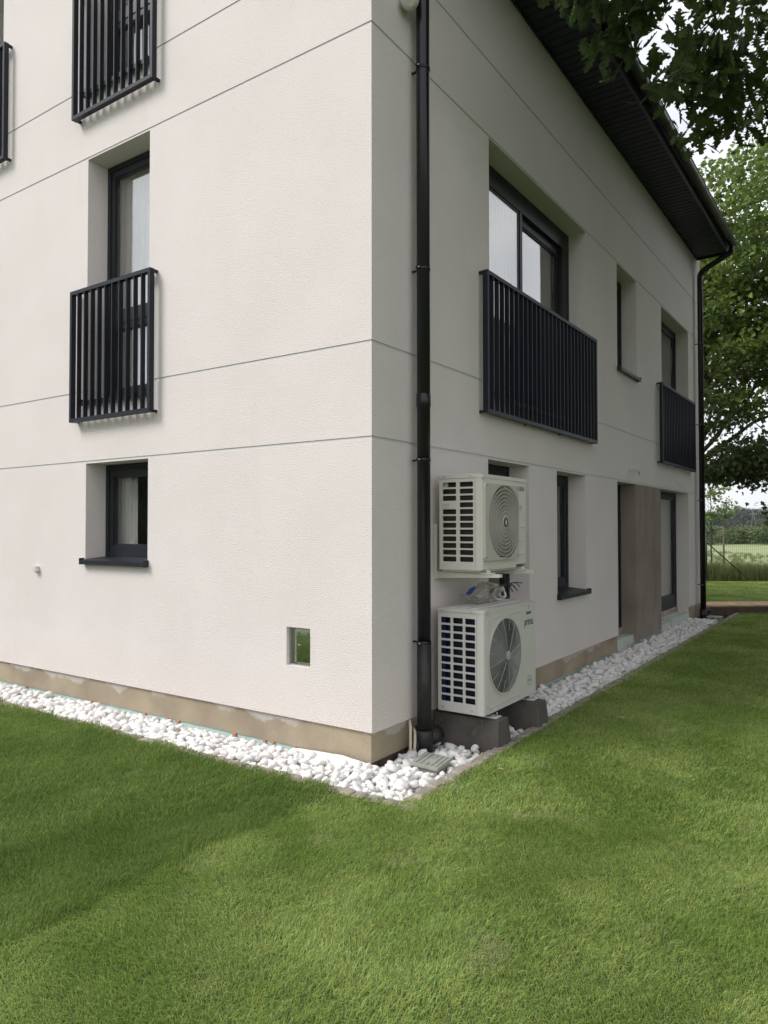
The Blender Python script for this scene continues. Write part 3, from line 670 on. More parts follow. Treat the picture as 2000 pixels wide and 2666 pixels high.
# service cover at the far end with a handle and three embossed ribs
sv = MB().box(UXF-.02, UXF-.003, 1.421, UY1, UZ0+.02, UZ1-.032).build('service_panel', ACW, up, bevel=.003)
MB().box(UXF-.0028, UXF+.003, 1.452, 1.535, 1.742, 1.792).build('handle_frame', ACW, sv, bevel=.002); MB().box(UXF+.0032, UXF+.0038, 1.463, 1.522, 1.752, 1.783).build('handle_recess', ACG, sv)
for z in (1.61, 1.50, 1.39): MB().box(UXF-.0028, UXF+.003, 1.44, 1.58, z-.007, z+.007).build('rib', ACW, sv, bevel=.002)
# side grille
cw = (UX0+.014, UX0+.150, UX0+.178, UX0+.292); rows = []
for k in range(12): z = UZ0+.062+k*.0512; rows.append((z, z+.038))
side_grille(up, UY0, UX0, SX, UZ0, UZ1-.034, [(UX0+.028, UX0+.146), (UX0+.176, UX0+.290)], rows, ACW, skip=((0, 8),))
MB().box(UX0+.024, UX0+.098, UY0-.006, UY0-.0005, rows[8][0]-.003, rows[8][1]+.003).build('carry_handle', ACW, up, bevel=.003); MB().box(UX0+.034, UX0+.088, UY0-.0075, UY0-.0062, rows[8][0]+.012, rows[8][1]-.010).build('handle_recess', ACG, up)
coil = MB()
for k in range(60): z = UZ0+.03+k*.0108; coil.box(UX0+.012, SX-.01, UY0+.045, UY0+.055, z, z+.0055)
coil.box(UX0+.008, SX-.012, UY0+.056, UY0+.07, UZ0+.02, UZ1-.04); coil.build('condenser_coil', COILB, up)
MB().box(UX0+.024, UX0+.065, UY0+.02, UY0+.022, rows[11][0]-.01, UZ1-.05).build('coil_bracket', ACG, up)
# lid
ld = MB(); o = .004
ld.hexa([(UX0-o, UY0-o, UZ1-.032), (UX0-o, UY1+o, UZ1-.032), (UXF+o, UY1+o, UZ1-.032), (UXF+o, UY0+.035, UZ1-.032), (UX0-o, UY0-o, UZ1-.003), (UX0-o, UY1+o, UZ1-.003), (UXF+o, UY1+o, UZ1-.003), (UXF+o, UY0+.035, UZ1-.003)])
ld.add([(UX0-o, UY0-o, UZ1-.032), (SX+.022, UY0-o, UZ1-.032), (UXF+o, UY0+.035, UZ1-.032), (UX0-o, UY0-o, UZ1-.003), (SX+.022, UY0-o, UZ1-.003), (UXF+o, UY0+.035, UZ1-.003)], [(0, 2, 1), (3, 4, 5), (0, 1, 4, 3), (1, 2, 5, 4)])
ld.box(UX0+.03, UXF-.05, UY0+.05, UY1-.05, UZ1-.0028, UZ1+.004); ld.build('lid', ACW, up)
for x in (.125, .35): MB().tube([(x, UY0-.007, UZ1-.018), (x, UY0-.003, UZ1-.018)], .006, 8).build('screw', STEEL, up)
# spiral grille
gp = plate_hole(UXF+.024, .818, 1.412, 1.352, 1.934, FC, FZ, FR+.012, UXF-.002)
gr = gp.build('fan_grille', ACG, up, recalc=True)
clipf = lambda y, z: .822 < y < 1.408 and 1.356 < z < 1.930
rg = MB()
for k in range(9): ring(rg, UXF+.022, FC, FZ, .052+k*.0300, .0048, .016, 72, clipf)
rg.build('ring_set', ACG, gr)
sw = MB(); nb = 64
for k in range(nb):
    a0 = 2*PI*k/nb
    for sgn in (1,):
        pts = []
        for i in range(9):
            t = i/8; rr = .047+t*.245; an = a0+sgn*t*1.15
            pts.append((FC+rr*math.cos(an), FZ+rr*math.sin(an)))
        for i in range(8):
            (y0, z0), (y1, z1) = pts[i], pts[i+1]
            if not (clipf(y0, z0) and clipf(y1, z1)): continue
            ln = math.hypot(y1-y0, z1-z0); ny, nz = -(z1-z0)/ln*.0011, (y1-y0)/ln*.0011
            xf, xb = UXF+.019, UXF+.004
            sw.add([(xf, y0-ny, z0-nz), (xf, y0+ny, z0+nz), (xf, y1+ny, z1+nz), (xf, y1-ny, z1-nz), (xb, y0-ny, z0-nz), (xb, y0+ny, z0+nz), (xb, y1+ny, z1+nz), (xb, y1-ny, z1-nz)],
                   [(0, 1, 2, 3), (0, 3, 7, 4), (1, 5, 6, 2)])
sw.build('swirl_vanes', ACG, gr)
MB().tube([(UXF+.006, FC, FZ), (UXF+.024, FC, FZ), (UXF+.0255, FC, FZ)], [.050, .048, .044], 32).build('hub', ACG, gr)
MB().tube([(UXF+.0256, FC, FZ), (UXF+.0275, FC, FZ)], .038, 32).build('badge', PRINTB, gr)
bdg = MB(); xx = UXF+.0281
for (dy, dz, r_) in ((0, .016, .008), (-.006, .004, .010), (.007, .0, .009), (-.004, -.010, .009), (.004, -.018, .006)):
    bdg.add([(xx, FC+dy+r_*math.cos(2*PI*k/7), FZ+dz+r_*math.sin(2*PI*k/7)) for k in range(7)], [tuple(range(7))]); xx += .0001
bdg.build('badge_mark', PRINTW, gr)
def fan(unit, x, cy, cz, r, nbl=3):
    f = MB(); f.tube([(x-.05, cy, cz), (x+.01, cy, cz)], .06, 20)
    for b in range(nbl):
        a = 2*PI*b/nbl+.4; vs = []; n = 8; m = 6
        for i in range(n+1):
            rr = .055+(r-.06)*i/n
            for j in range(m+1):
                an = a+(j/m)*(1.15+.25*i/n)-(.35*i/n); vs.append((x-.05+.07*j/m, cy+rr*math.cos(an), cz+rr*math.sin(an)))
        f.add(vs, [(i*(m+1)+j, (i+1)*(m+1)+j, (i+1)*(m+1)+j+1, i*(m+1)+j+1) for i in range(n) for j in range(m)], smooth=True)
    f.build('fan', ACBLADE, unit)
    c = MB(); n = 48; vs = [(x+.03, cy+(r+.004)*math.cos(2*PI*k/n), cz+(r+.004)*math.sin(2*PI*k/n)) for k in range(n)]+[(x-.10, cy+(r+.004)*math.cos(2*PI*k/n), cz+(r+.004)*math.sin(2*PI*k/n)) for k in range(n)]
    c.add(vs, [(k, (k+1) % n, n+(k+1) % n, n+k) for k in range(n)]+[tuple(range(n, 2*n))]); c.build('fan_shroud', ACDARK, unit)
fan(up, UXF-.05, FC, FZ, .270)
for (y, z) in ((.838, 1.375), (1.392, 1.375), (1.392, 1.915), (.838, 1.915)): MB().tube([(UXF+.0242, y, z), (UXF+.0255, y, z)], .006, 8).build('screw', ACDARK, gr)
text('KAISAI', .052, (UXF-.0022, 1.516, 1.917), ROTX, PRINTK, up, 'lettering', sx=.78)

# brackets
for i, yb in enumerate((.858, 1.478)):
    bk = empty('wall_bracket', (0, yb, 1.24), ('cream steel wall bracket under the near end of the upper unit' if i == 0 else 'cream steel wall bracket under the far end of the upper unit'), 'bracket', 'brackets carrying the upper outdoor unit')
    b = MB().box(.0015, .004, yb-.026, yb+.026, 1.205, 1.630).box(.0042, .028, yb-.026, yb-.0235, 1.205, 1.630); b.build('wall_rail', ACW, bk)
    b = MB(); y0, y1 = yb-.020, yb+.020
    b.hexa([(.005, y0, 1.210), (.005, y1, 1.210), (.56, y1, 1.232), (.56, y0, 1.232), (.005, y0, 1.262), (.005, y1, 1.262), (.56, y1, 1.254), (.56, y0, 1.254)]); b.build('arm', ACW, bk)
    b = MB().box(.40, .50, yb-.028, yb+.028, 1.2555, 1.2635).tube([(.455, yb, 1.264), (.455, yb, 1.279)], .016, 10); b.build('rubber_foot', WHITEP, bk)
    for z in (1.232, 1.256): MB().tube([(.0042, yb, z), (.0095, yb, z)], .008, 8).build('bolt', STEEL, bk)
    for z in (1.55, 1.62-.02): MB().tube([(.0042, yb+.008, z), (.0075, yb+.008, z)], .006, 8).build('bolt', STEEL, bk)

# ---- lower unit on two concrete feet
LX0, LXF, LY0, LY1, LZ0, LZ1 = .088, .474, .740, 1.690, .224, .996
lo = empty('air_conditioner', (.28, 1.2, LZ0), 'lower light grey outdoor heat pump unit with round wire fan guard on concrete feet', 'outdoor unit', 'outdoor heat pump units by the wall')
SXL = .414
mb = MB()
mb.add([(LX0, LY0, LZ0), (LX0, LY1, LZ0), (LX0, LY1, LZ1-.028), (LX0, LY0, LZ1-.028)], [(0, 1, 2, 3)])
mb.add([(LX0, LY1, LZ0), (LXF-.002, LY1, LZ0), (LXF-.002, LY1, LZ1-.028), (LX0, LY1, LZ1-.028)], [(0, 1, 2, 3)])
mb.add([(LX0, LY0, LZ0), (SXL, LY0, LZ0), (LXF, LY0+.03, LZ0), (LXF-.002, LY1, LZ0), (LX0, LY1, LZ0)], [(0, 1, 2, 3, 4)])
mb.build('casing', ACL, lo)
cn = MB(); prof = [(SXL+.002, LY0-.001)]+[(LXF-.03+.03*math.sin(a), LY0+.029-.03*math.cos(a)) for a in np.linspace(0, PI/2, 8)]
n = len(prof); cn.add([(x, y, LZ0) for x, y in prof]+[(x, y, LZ1-.029) for x, y in prof], [(k, k+1, n+k+1, n+k) for k in range(n-1)], smooth=True); cn.build('corner_panel', ACL, lo)
LC, LZC, LR = 1.105, .618, .288
plate_hole(LXF-.0005, LY0+.030, 1.408, LZ0, LZ1-.029, LC, LZC, LR, LXF-.03).build('front_panel', ACL, lo, recalc=True)
MB().box(LXF-.02, LXF-.001, 1.411, LY1, LZ0+.002, LZ1-.029).build('service_panel', ACL, lo, bevel=.002)
# embossed outline round the fan opening: open bead on three sides
def bead(mb, pts, r): mb.tube(bend(pts, .05, 6), r, 6)
bd = MB(); bead(bd, [(LXF, 1.38, .925), (LXF, .790, .925), (LXF, .790, .268), (LXF, 1.38, .268)], .0035); bd.build('pressed_bead', ACL, lo)
cols = [(LX0+.026+k*.103, LX0+.026+k*.103+.083) for k in range(3)]; rows2 = [(LZ0+.074+k*.0585, LZ0+.074+k*.0585+.044) for k in range(11)]
side_grille(lo, LY0, LX0, SXL, LZ0, LZ1-.030, cols, rows2, ACL, r=.005)
coil = MB(); coil.box(LX0+.01, SXL-.01, LY0+.060, LY0+.07, LZ0+.02, LZ1-.04)
for k in range(24): z = LZ0+.05+k*.0293; coil.box(LX0+.09, SXL-.01, LY0+.045, LY0+.053, z, z+.0025)
coil.build('condenser_coil', COILD, lo)
MB().box(LX0+.012, LX0+.052, LY0+.020, LY0+.055, LZ0+.02, LZ1-.045).build('coil_header', BLUED, lo)
for (x, z) in ((.13, LZ0+.03), (.375, LZ0+.03)): MB().tube([(x, LY0-.004, z), (x, LY0-.0005, z)], .0065, 8).build('screw', STEEL, lo)
ld = MB(); o = .004
prof = [(LX0-o, LY0-o)]+[(LXF-.03+.034*math.sin(a), LY0+.029-.034*math.cos(a)) for a in np.linspace(0, PI/2, 8)]+[(LXF+o, LY1+o), (LX0-o, LY1+o)]
n = len(prof); ld.add([(x, y, LZ1-.028) for x, y in prof]+[(x, y, LZ1-.004) for x, y in prof], [(k, (k+1) % n, n+(k+1) % n, n+k) for k in range(n)]+[tuple(range(n, 2*n))])
lid = ld.build('lid', ACL, lo)
for x in (.16, .25, .34): MB().box(x, x+.045, LY0+.05, LY1-.10, LZ1-.0038, LZ1+.004).build('lid_rib', ACL, lid, bevel=.003)
for x in (.13, .375): MB().tube([(x, LY0-.007, LZ1-.016), (x, LY0-.003, LZ1-.016)], .006, 8).build('screw', STEEL, lo)
for y in (.80, 1.385, 1.435): MB().tube([(LXF+.003, y, LZ1-.016), (LXF+.006, y, LZ1-.016)], .005, 8).build('screw', STEEL, lo)
for y in (.86, 1.36, 1.55): MB().tube([(LXF-.001, y, LZ0+.03), (LXF+.002, y, LZ0+.03)], .005, 8).build('screw', STEEL, lo)
fan(lo, LXF-.06, LC, LZC, .280)
gd = MB(); 
def dome(r): return LXF+.004+.020*(1-(r/.29)**2)
for k in range(27): r_ = .042+k*.0092; ring(gd, dome(r_), LC, LZC, r_, .0018, .0022, 72)
gd.build('wire_guard', ACGL, lo)
ring_ = MB(); ring(ring_, LXF+.006, LC, LZC, .289, .010, .012, 80); ring(ring_, LXF+.003, LC, LZC, .303, .006, .006, 80); ring_.build('guard_rim', ACL, lo)
sp = MB()
for k in range(8):
    a = 2*PI*k/8+.20+.0; st = .0
    sp.tube([(dome(rr)+.001, LC+rr*math.cos(a), LZC+rr*math.sin(a)) for rr in (.03, .10, .18, .24, .287)], .0022, 5)
for k in range(8):
    a = 2*PI*k/8+.20+PI/8; sp.tube([(dome(rr)+.001, LC+rr*math.cos(a), LZC+rr*math.sin(a)) for rr in (.19, .24, .287)], .0018, 5)
sp.build('guard_spokes', ACGL, lo)
MB().tube([(dome(.0)-.002, LC, LZC), (dome(0)+.004, LC, LZC), (dome(0)+.006, LC, LZC)], [.036, .035, .028], 28).build('hub', ACGL, lo)
text('prima', .095, (LXF+.0002, 1.548, .832), ROTX, PRINTK, lo, 'lettering', sx=.80)
text('Galmet', .045, (LXF+.0002, 1.548, .905), ROTX, PRINTK, lo, 'lettering', sx=.80)
mk = MB(); mk.add([(LXF+.0006, 1.535, .962), (LXF+.0006, 1.548, .948), (LXF+.0006, 1.566, .968), (LXF+.0006, 1.549, .955)], [(0, 1, 3), (1, 2, 3)]); mk.add([(LXF+.0006, 1.543, .945), (LXF+.0006, 1.551, .945), (LXF+.0006, 1.547, .932)], [(0, 1, 2)]); mk.build('maker_mark', PRINTK, lo)
bad = MB(); ring(bad, LXF+.0006, 1.560, .352, .040, .005, .0004, 36)
bad.build('refrigerant_badge', PRINTG, lo); text('R32', .032, (LXF+.0002, 1.560, .352), ROTX, PRINTG, lo, 'lettering')

for i, yb in enumerate((.90, 1.585)):
    ft = empty('concrete_foot', (.25, yb, -.08), ('dark concrete foot under the near end of the lower unit, beside the downpipe' if i == 0 else 'dark concrete foot under the far end of the lower unit'), 'concrete foot', 'concrete feet under the lower outdoor unit')
    b = MB(); xf = .565 if i == 0 else .585
    b.hexa([(-.01, yb-.125, -.10), (xf+.006, yb-.125, -.10), (xf+.006, yb+.125, -.10), (-.01, yb+.125, -.10), (.02, yb-.085, .185), (xf-.012, yb-.085, .185), (xf-.012, yb+.085, .185), (.02, yb+.085, .185)])
    b.build('block', CONC, ft, bevel=.009)
    b = MB().box(.36, .515, yb-.045, yb+.045, .187, .197); b.build('foot_plate', STEEL if i == 5 else WHITEP, ft, bevel=.002)
    b = MB().tube([(.500, yb, .197), (.500, yb, .205)], .014, 6).tube([(.500, yb, .205), (.500, yb, .226)], .005, 8); b.build('anchor_bolt', STEEL, ft)
    MB().box(LX0+.02, LXF-.03, yb-.03, yb+.03, .198, .223).build('rubber_strip', ACDARK, ft)

# crumpled plastic bag with tape and cables on the lower unit
bm = bmesh.new(); bmesh.ops.create_icosphere(bm, subdivisions=4, radius=1.0); bm.verts.ensure_lookup_table()
from mathutils import noise as mnoise
for v in bm.verts:
    d = v.co.normalized(); nz = mnoise.noise(Vector((d.x*2.0, d.y*3, d.z*2)))*.35-abs(mnoise.noise(Vector((d.x*3.5+2, d.y*7+d.z*3, d.z*4+4))))*.55+.12
    r = 1+nz; tp = 1-.42*max(0, -d.y)-.25*max(0, d.y); v.co = Vector((d.x*.105*r*tp, d.y*.27, d.z*.082*r*tp))
me = bpy.data.meshes.new('plastic_bag'); bm.to_mesh(me); bm.free(); me.materials.append(FILM)
for p in me.polygons: p.use_smooth = False
bgE = empty('wrapped_cables', (.24, 1.19, 1.0), 'crumpled clear plastic bag round cable ends with blue tape, lying on the lower unit', 'plastic bag')
bo = bpy.data.objects.new('plastic_bag', me); COL.objects.link(bo); finish(bo, bgE, (.235, 1.225, 1.076)); bo.rotation_euler = (math.radians(4), 0, 0)
b = MB(); 
for k in range(5): b.box(.215+.006*k, .245+.004*k, .945+.006*k, .985+.010*k, 1.085+.009*k, 1.095+.010*k)
b.build('blue_tape', BLUET, bgE, bevel=.003)
b = MB(); rr = random.Random(3)
for k in range(5):
    cy, cz, ra, sq = 1.43+rr.uniform(0, .05), 1.055+rr.uniform(-.01, .02), rr.uniform(.045, .075), rr.uniform(.5, .8)
    b.tube([(.24+.02*math.sin(k*2+t*.5)+.012*k, cy+ra*math.cos(t*.45+k), max(1.008, cz+ra*sq*math.sin(t*.45+k))) for t in range(11)], .0055, 6)
b.build('white_cable', WIREW, bgE)
b = MB()
for k in range(5):
    p0 = Vector((.27, 1.40, 1.105+.004*k)); b.tube([p0, p0+Vector((.02, .06, .012)), p0+Vector((.04+.01*k, .13+.02*k, .012+rr.uniform(-.02, .02))), p0+Vector((.05+.01*k, .18+.025*k, rr.uniform(-.045, .02)))], .0045, 5)
b.build('black_cable', PRINTK, bgE)
# fibre cable guides: a single pipe run from the bag into the wall
MB().tube(bend([(.02, 1.25, 1.03), (.10, 1.25, 1.03), (.2, 1.28, 1.05)], .04), .012, 8).build('pipe_stub', WIREW, bgE)

# ================================================================ gravel strip
kerb = MB().box(-7.0, .60, -.555, -.44, -.16, -.055).box(.515, .605, -.44, 11.0, -.16, -.055).build('kerb_bed', SOIL, kind='structure')
rk = random.Random(11); setts = []
def sett_mesh(seed):
    r = random.Random(seed); bm = bmesh.new(); bmesh.ops.create_cube(bm, size=1.0)
    bmesh.ops.bevel(bm, geom=bm.edges[:], offset=.16, segments=1, affect='EDGES')
    for v in bm.verts: v.co += Vector((r.uniform(-.06, .06), r.uniform(-.06, .06), r.uniform(-.06, .06)))
    me = bpy.data.meshes.new('granite_sett'); bm.to_mesh(me); bm.free(); me.materials.append(GRANITE); return me
SM = [sett_mesh(i) for i in range(6)]
kerbroot = bpy.data.objects.new('granite_kerb', None); COL.objects.link(kerbroot); finish(kerbroot, None, (0.55, -.5, -.05)); kerbroot['kind'] = 'structure'
x = -6.9
while x < .56:
    w = rk.uniform(.085, .12); o = bpy.data.objects.new('sett', rk.choice(SM)); COL.objects.link(o); finish(o, kerbroot, (x+w/2, -.497+rk.uniform(-.008, .008), -.052+rk.uniform(-.006, .006)))
    o.scale = (w*.97, .092, .10); o.rotation_euler = (rk.uniform(-.07, .07), rk.uniform(-.07, .07), rk.uniform(-.06, .06)); x += w
y = -.44
while y < 11.05:
    w = rk.uniform(.085, .12); o = bpy.data.objects.new('sett', rk.choice(SM)); COL.objects.link(o); finish(o, kerbroot, (.562+rk.uniform(-.006, .006), y+w/2, -.050+rk.uniform(-.006, .006)))
    o.scale = (.088, w*.97, .10); o.rotation_euler = (rk.uniform(-.07, .07), rk.uniform(-.07, .07), rk.uniform(-.06, .06)); y += w
# fleece under the stones, its edge turned up along the setts and the plinth
def sheet(name, f, nu, nv, m, parent=None, **p):
    V = [f(i/nu, j/nv) for i in range(nu+1) for j in range(nv+1)]
    return MB().add(V, [(i*(nv+1)+j, (i+1)*(nv+1)+j, (i+1)*(nv+1)+j+1, i*(nv+1)+j+1) for i in range(nu) for j in range(nv)], smooth=True).build(name, m, parent, **p)
def wob(a, b, s=1.): return mnoise.noise(Vector((a*9, b*9, s)))*.5+mnoise.noise(Vector((a*25, b*25, s+3)))*.25
def fleeceL(u, v):
    x = -6.8+u*7.3; t = v; y = -.452+t*.46; e = max(0, 1-t/.06); z = -.082+.008*wob(x, y)+e*(.058+.014*wob(x, 2)); return (x, y-.0*e, z)
def fleeceR(u, v):
    y = -.45+u*10.0; t = v; x = .518-t*.53; e = max(0, 1-t/.06); z = -.083+.008*wob(y, x, 5)+e*(.066+.014*wob(y, 7)); return (x+.006*e*wob(y, 9), y, z)
fs = bpy.data.objects.new('fleece_sheet', None); COL.objects.link(fs); finish(fs, None, (.3, -.2, -.08)); fs['kind'] = 'structure'
sheet('fleece', fleeceL, 360, 34, FLEECE, fs); sheet('fleece', fleeceR, 480, 34, FLEECE, fs)
def fold(u, v):    # strip of fleece lapped against the plinth at the corner
    x = -.72+u*.78; h = .050*(1-abs(u-.6)*1.1); y = -.075+v*.088-.02*u; z = -.035+h*v*(1-.25*u)+.006*wob(x, v, 3); return (x, y, z)
sheet('fleece_fold', fold, 60, 8, FLEECE, fs)

def pebble_mesh(seed, sub):
    r = random.Random(seed); bm = bmesh.new(); bmesh.ops.create_icosphere(bm, subdivisions=sub, radius=1.0)
    off = Vector((r.uniform(-9, 9), r.uniform(-9, 9), r.uniform(-9, 9))); sq = [Vector((r.gauss(0, 1), r.gauss(0, 1), r.gauss(0, 1))).normalized() for _ in range(4)]
    for v in bm.verts:
        d = v.co.normalized(); k = 1+.30*mnoise.noise(d*1.1+off)+.07*mnoise.noise(d*2.6+off)
        for s in sq:
            t = d.dot(s)*k
            if t > .78: k *= 1-(t-.78)*.55
        v.co = d*k
    V = np.array([v.co[:] for v in bm.verts]); Fx = np.array([[v.index for v in f.verts] for f in bm.faces]); bm.free(); return V, Fx
PV3 = [pebble_mesh(i, 3) for i in range(9)]; PV2 = [pebble_mesh(i, 2) for i in range(9)]
peb_me = []
for V, Fx in PV3:
    me = bpy.data.meshes.new('pebble'); me.from_pydata(V.tolist(), [], Fx.tolist()); me.materials.append(PEBBLE); me.polygons.foreach_set('use_smooth', [True]*len(Fx)); peb_me.append(me)
bed = bpy.data.objects.new('pebble_bed', None); COL.objects.link(bed); finish(bed, None, (.3, -.2, -.06)); bed['kind'] = 'structure'
def in_strip(x, y):
    if -6.8 < x < .50 and -.44 < y < .012:
        if x < 0 or y < .02: return True
    if .015 < x < .50 and -.44 < y < 9.75: return True
    return False
def blocked(x, y):
    for yb in (.90, 1.585):
        if abs(y-yb) < .13 and x > -.02: return True
    if math.hypot(x-DX, y-DY) < .085 or (abs(x-DX) < .05 and .5 < y < .70): return True
    if math.hypot(x-.07, y-.40) < .04: return True
    if .19 < x < .445 and .11 < y < .40: return True
    if -.2 < x < .05 and 0 < y < .26 and x > 0 and x < .035: return True
    return False
cand = []
rp = random.Random(5)
for layer, (zz, sp_) in enumerate(((-.062, .056), (-.038, .062), (-.018, .080))):
    x = -6.8
    while x < .51:
        y = -.44
        while y < 9.8:
            if x < -.02 and y > .02: break
            px_, py_ = x+rp.uniform(-.022, .022), y+rp.uniform(-.022, .022)
            if in_strip(px_, py_) and not blocked(px_, py_):
                edge = min(abs(px_-.50) if px_ > 0 else 9, py_+.44, (abs(py_-.012) if px_ < 0 else 9))
                hw = .006*mnoise.noise(Vector((px_*3, py_*3, 1)))
                if layer == 2 and (edge < .06 or rp.random() < .45): y += sp_; continue
                if layer == 1 and rp.random() < .12: y += sp_; continue
                slope = -.02*max(0, 1-edge/.10)
                a = rp.uniform(.027, .048)*(1.1 if layer == 2 else 1); b = a*rp.uniform(.60, .84); c = a*rp.uniform(.45, .64)
                cand.append((px_, py_, zz+hw+slope+rp.uniform(-.005, .008), a, b, c, rp.uniform(0, 2*PI), rp.gauss(0, .38), rp.gauss(0, .38), rp.randrange(9), layer))
            y += sp_
        x += sp_
def vis(c): d = math.dist((c[0], c[1], c[2]), CP[:]); return d-.9*c[10]
cand.sort(key=vis)
acc = {2: [[], [], 0], 3: [[], [], 0]}
for i, (x, y, z, a, b, c, rz, rx, ry, k, l) in enumerate(cand):
    if i < 300:
        o = bpy.data.objects.new('pebble', peb_me[k]); COL.objects.link(o); finish(o, bed, (x, y, z)); o.scale = (a, b, c); o.rotation_euler = (rx, ry, rz)
    else:
        near = math.dist((x, y), (CP.x, CP.y)) < 7.5; key = 3 if near else 2
        V, Fx = (PV3 if near else PV2)[k]
        Rm = np.array(Matrix.Rotation(rz, 3, 'Z') @ Matrix.Rotation(ry, 3, 'Y') @ Matrix.Rotation(rx, 3, 'X'))
        vv = (V*np.array([a, b, c])) @ Rm.T+np.array([x, y, z]); A = acc[key]; A[0].append(vv); A[1].append(Fx+A[2]); A[2] += len(V)
Vall = np.concatenate(acc[3][0]+acc[2][0]); Fall = np.concatenate([np.concatenate(acc[3][1]), np.concatenate(acc[2][1])+acc[3][2]])
npmesh('pebbles', Vall, Fall.ravel(), np.full(len(Fall), 3), PEBBLE, bed, smooth=True, kind='stuff')

def cover(quad, label):
    c = empty('inspection_cover', (sum(p[0] for p in quad)/4, sum(p[1] for p in quad)/4, 0), label, 'cover', 'inspection covers in the gravel strip')
    (p0, p1, p2, p3), t = quad, .022
    m = MB(); m.hexa([(p[0], p[1], p[2]-t) for p in quad]+[tuple(p) for p in quad]); m.build('lid', COVERM, c, bevel=.003, recalc=True)
    P = [Vector(p) for p in quad]
    def q(u, v, h=.0): return tuple(P[0]*(1-u)*(1-v)+P[1]*u*(1-v)+P[2]*u*v+P[3]*(1-u)*v+Vector((0, 0, h)))
    for (u0, u1, v0, v1) in [(.08, .92, a, a+.07) for a in (.10, .27, .66, .83)]+[(.08, .30, .43, .56), (.70, .92, .43, .56)]:
        r = MB(); r.hexa([q(u0, v0, .0006), q(u1, v0, .0006), q(u1, v1, .0006), q(u0, v1, .0006), q(u0, v0, .0045), q(u1, v0, .0045), q(u1, v1, .0045), q(u0, v1, .0045)]); r.build('raised_bar', COVERM, c)
    r = MB(); r.hexa([q(u, v, -.075) for u, v in ((.06, .06), (.94, .06), (.94, .94), (.06, .94))]+[q(u, v, -.0225) for u, v in ((.06, .06), (.94, .06), (.94, .94), (.06, .94))]); r.build('rim', COVERM, c)
cover([(.225, .130, .012), (.215, .350, .026), (.425, .350, .022), (.440, .130, .008)], 'square grey-green plastic inspection cover among white pebbles near the house corner')
cover([(.22, 9.95, .005), (.22, 10.25, .005), (.46, 10.25, .005), (.46, 9.95, .005)], 'small pale inspection cover lying in bare soil at the far downpipe')

# ================================================================ timber deck beyond the house
dk = empty('timber_deck', (1.0, 11.8, 0), 'low walkway of new orange-brown boards with dark timber edge behind the house', 'deck')
d0 = Vector((.03, 10.62, 0)); dv = Vector((.80, .60, 0)); dn = Vector((-.60, .80, 0))
def obox(mb, o, a, b, a0, a1, b0, b1, z0, z1):
    mb.hexa([tuple(o+a*p+b*q_+Vector((0, 0, z))) for z in (z0, z1) for p, q_ in ((a0, b0), (a1, b0), (a1, b1), (a0, b1))])
for k in range(5): m = MB(); obox(m, d0, dv, dn, 0, 4.2, k*.145, k*.145+.138, .105, .135); m.build('board', WOODN, dk, bevel=.003)
m = MB(); obox(m, d0, dv, dn, .01, 4.18, .012, .05, -.07, .103); m.build('edge_joist', WOODD, dk); m = MB(); obox(m, d0, dv, dn, .01, .05, .052, .70, -.07, .103); m.build('end_joist', WOODD, dk)

# ================================================================ wire fence
fe = empty('wire_fence', tuple(P0), 'green wire mesh garden fence with corner post and diagonal brace behind the lawn', 'fence')
pA = Vector((-1.60, 19.57, 0))
m = MB().tube([pA+Vector((0, 0, -.1)), pA+Vector((0, 0, 1.50))], .030, 10); m.build('post', FENCEG, fe)
m = MB().tube([pA+Vector((0, 0, 1.16)), pA+DD*1.32+Vector((0, -.02, .0))], .019, 8); m.build('brace', FENCEG, fe)
m = MB().tube([pA+Vector((0, 0, 1.16)), pA-DD*1.32], .019, 8); m.build('brace', FENCEG, fe)
pB = [pA+DD*s for s in (-2.5, 2.6, 5.1, 7.6)]
for p in pB: MB().tube([p+Vector((0, 0, -.1)), p+Vector((0, 0, 1.5))], .024, 8).build('post', FENCEG, fe)
def sag(s): return 1.47-.10*math.sin(PI*((s % 2.55)/2.55))*.9-.03*math.sin(s*2.3) if s > 0 else 1.47-.05*math.sin(PI*(-s/2.5))
wm = MB(); s = -2.5
while s < 7.6:
    p = pA+DD*s+NN*.0; wm.add([p+Vector((-.0026, 0, .02)), p+Vector((.0026, 0, .02)), p+Vector((.0026, 0, sag(s)-.02)), p+Vector((-.0026, 0, sag(s)-.02))], [(0, 1, 2, 3)])
    s += .06
for k in range(14):
    z = .05+k*.105; wm.tube([pA+DD*ss+Vector((0, 0, z*sag(ss)/1.47)) for ss in np.linspace(-2.5, 7.6, 41)], .002, 3, smooth=False)
wm.tube([pA+DD*ss+Vector((0, 0, sag(ss))) for ss in np.linspace(-2.5, 7.6, 81)], .006, 4)
wo = wm.build('wire_mesh', FENCEW, fe); wo['kind'] = 'stuff'
for (px_, py_, h, lab) in ((-1.78, 23.4, 1.62, 'thin weathered wooden post in the tall grass behind the fence brace'), (-2.72, 24.2, 1.66, 'weathered wooden post just behind the green corner post of the fence')):
    po = MB().tube([(px_, py_, -.1), (px_+.02, py_, h)], [.030, .027], 7).build('wooden_post', WOODG); tag(po, lab, 'post', 'wooden posts in the meadow')

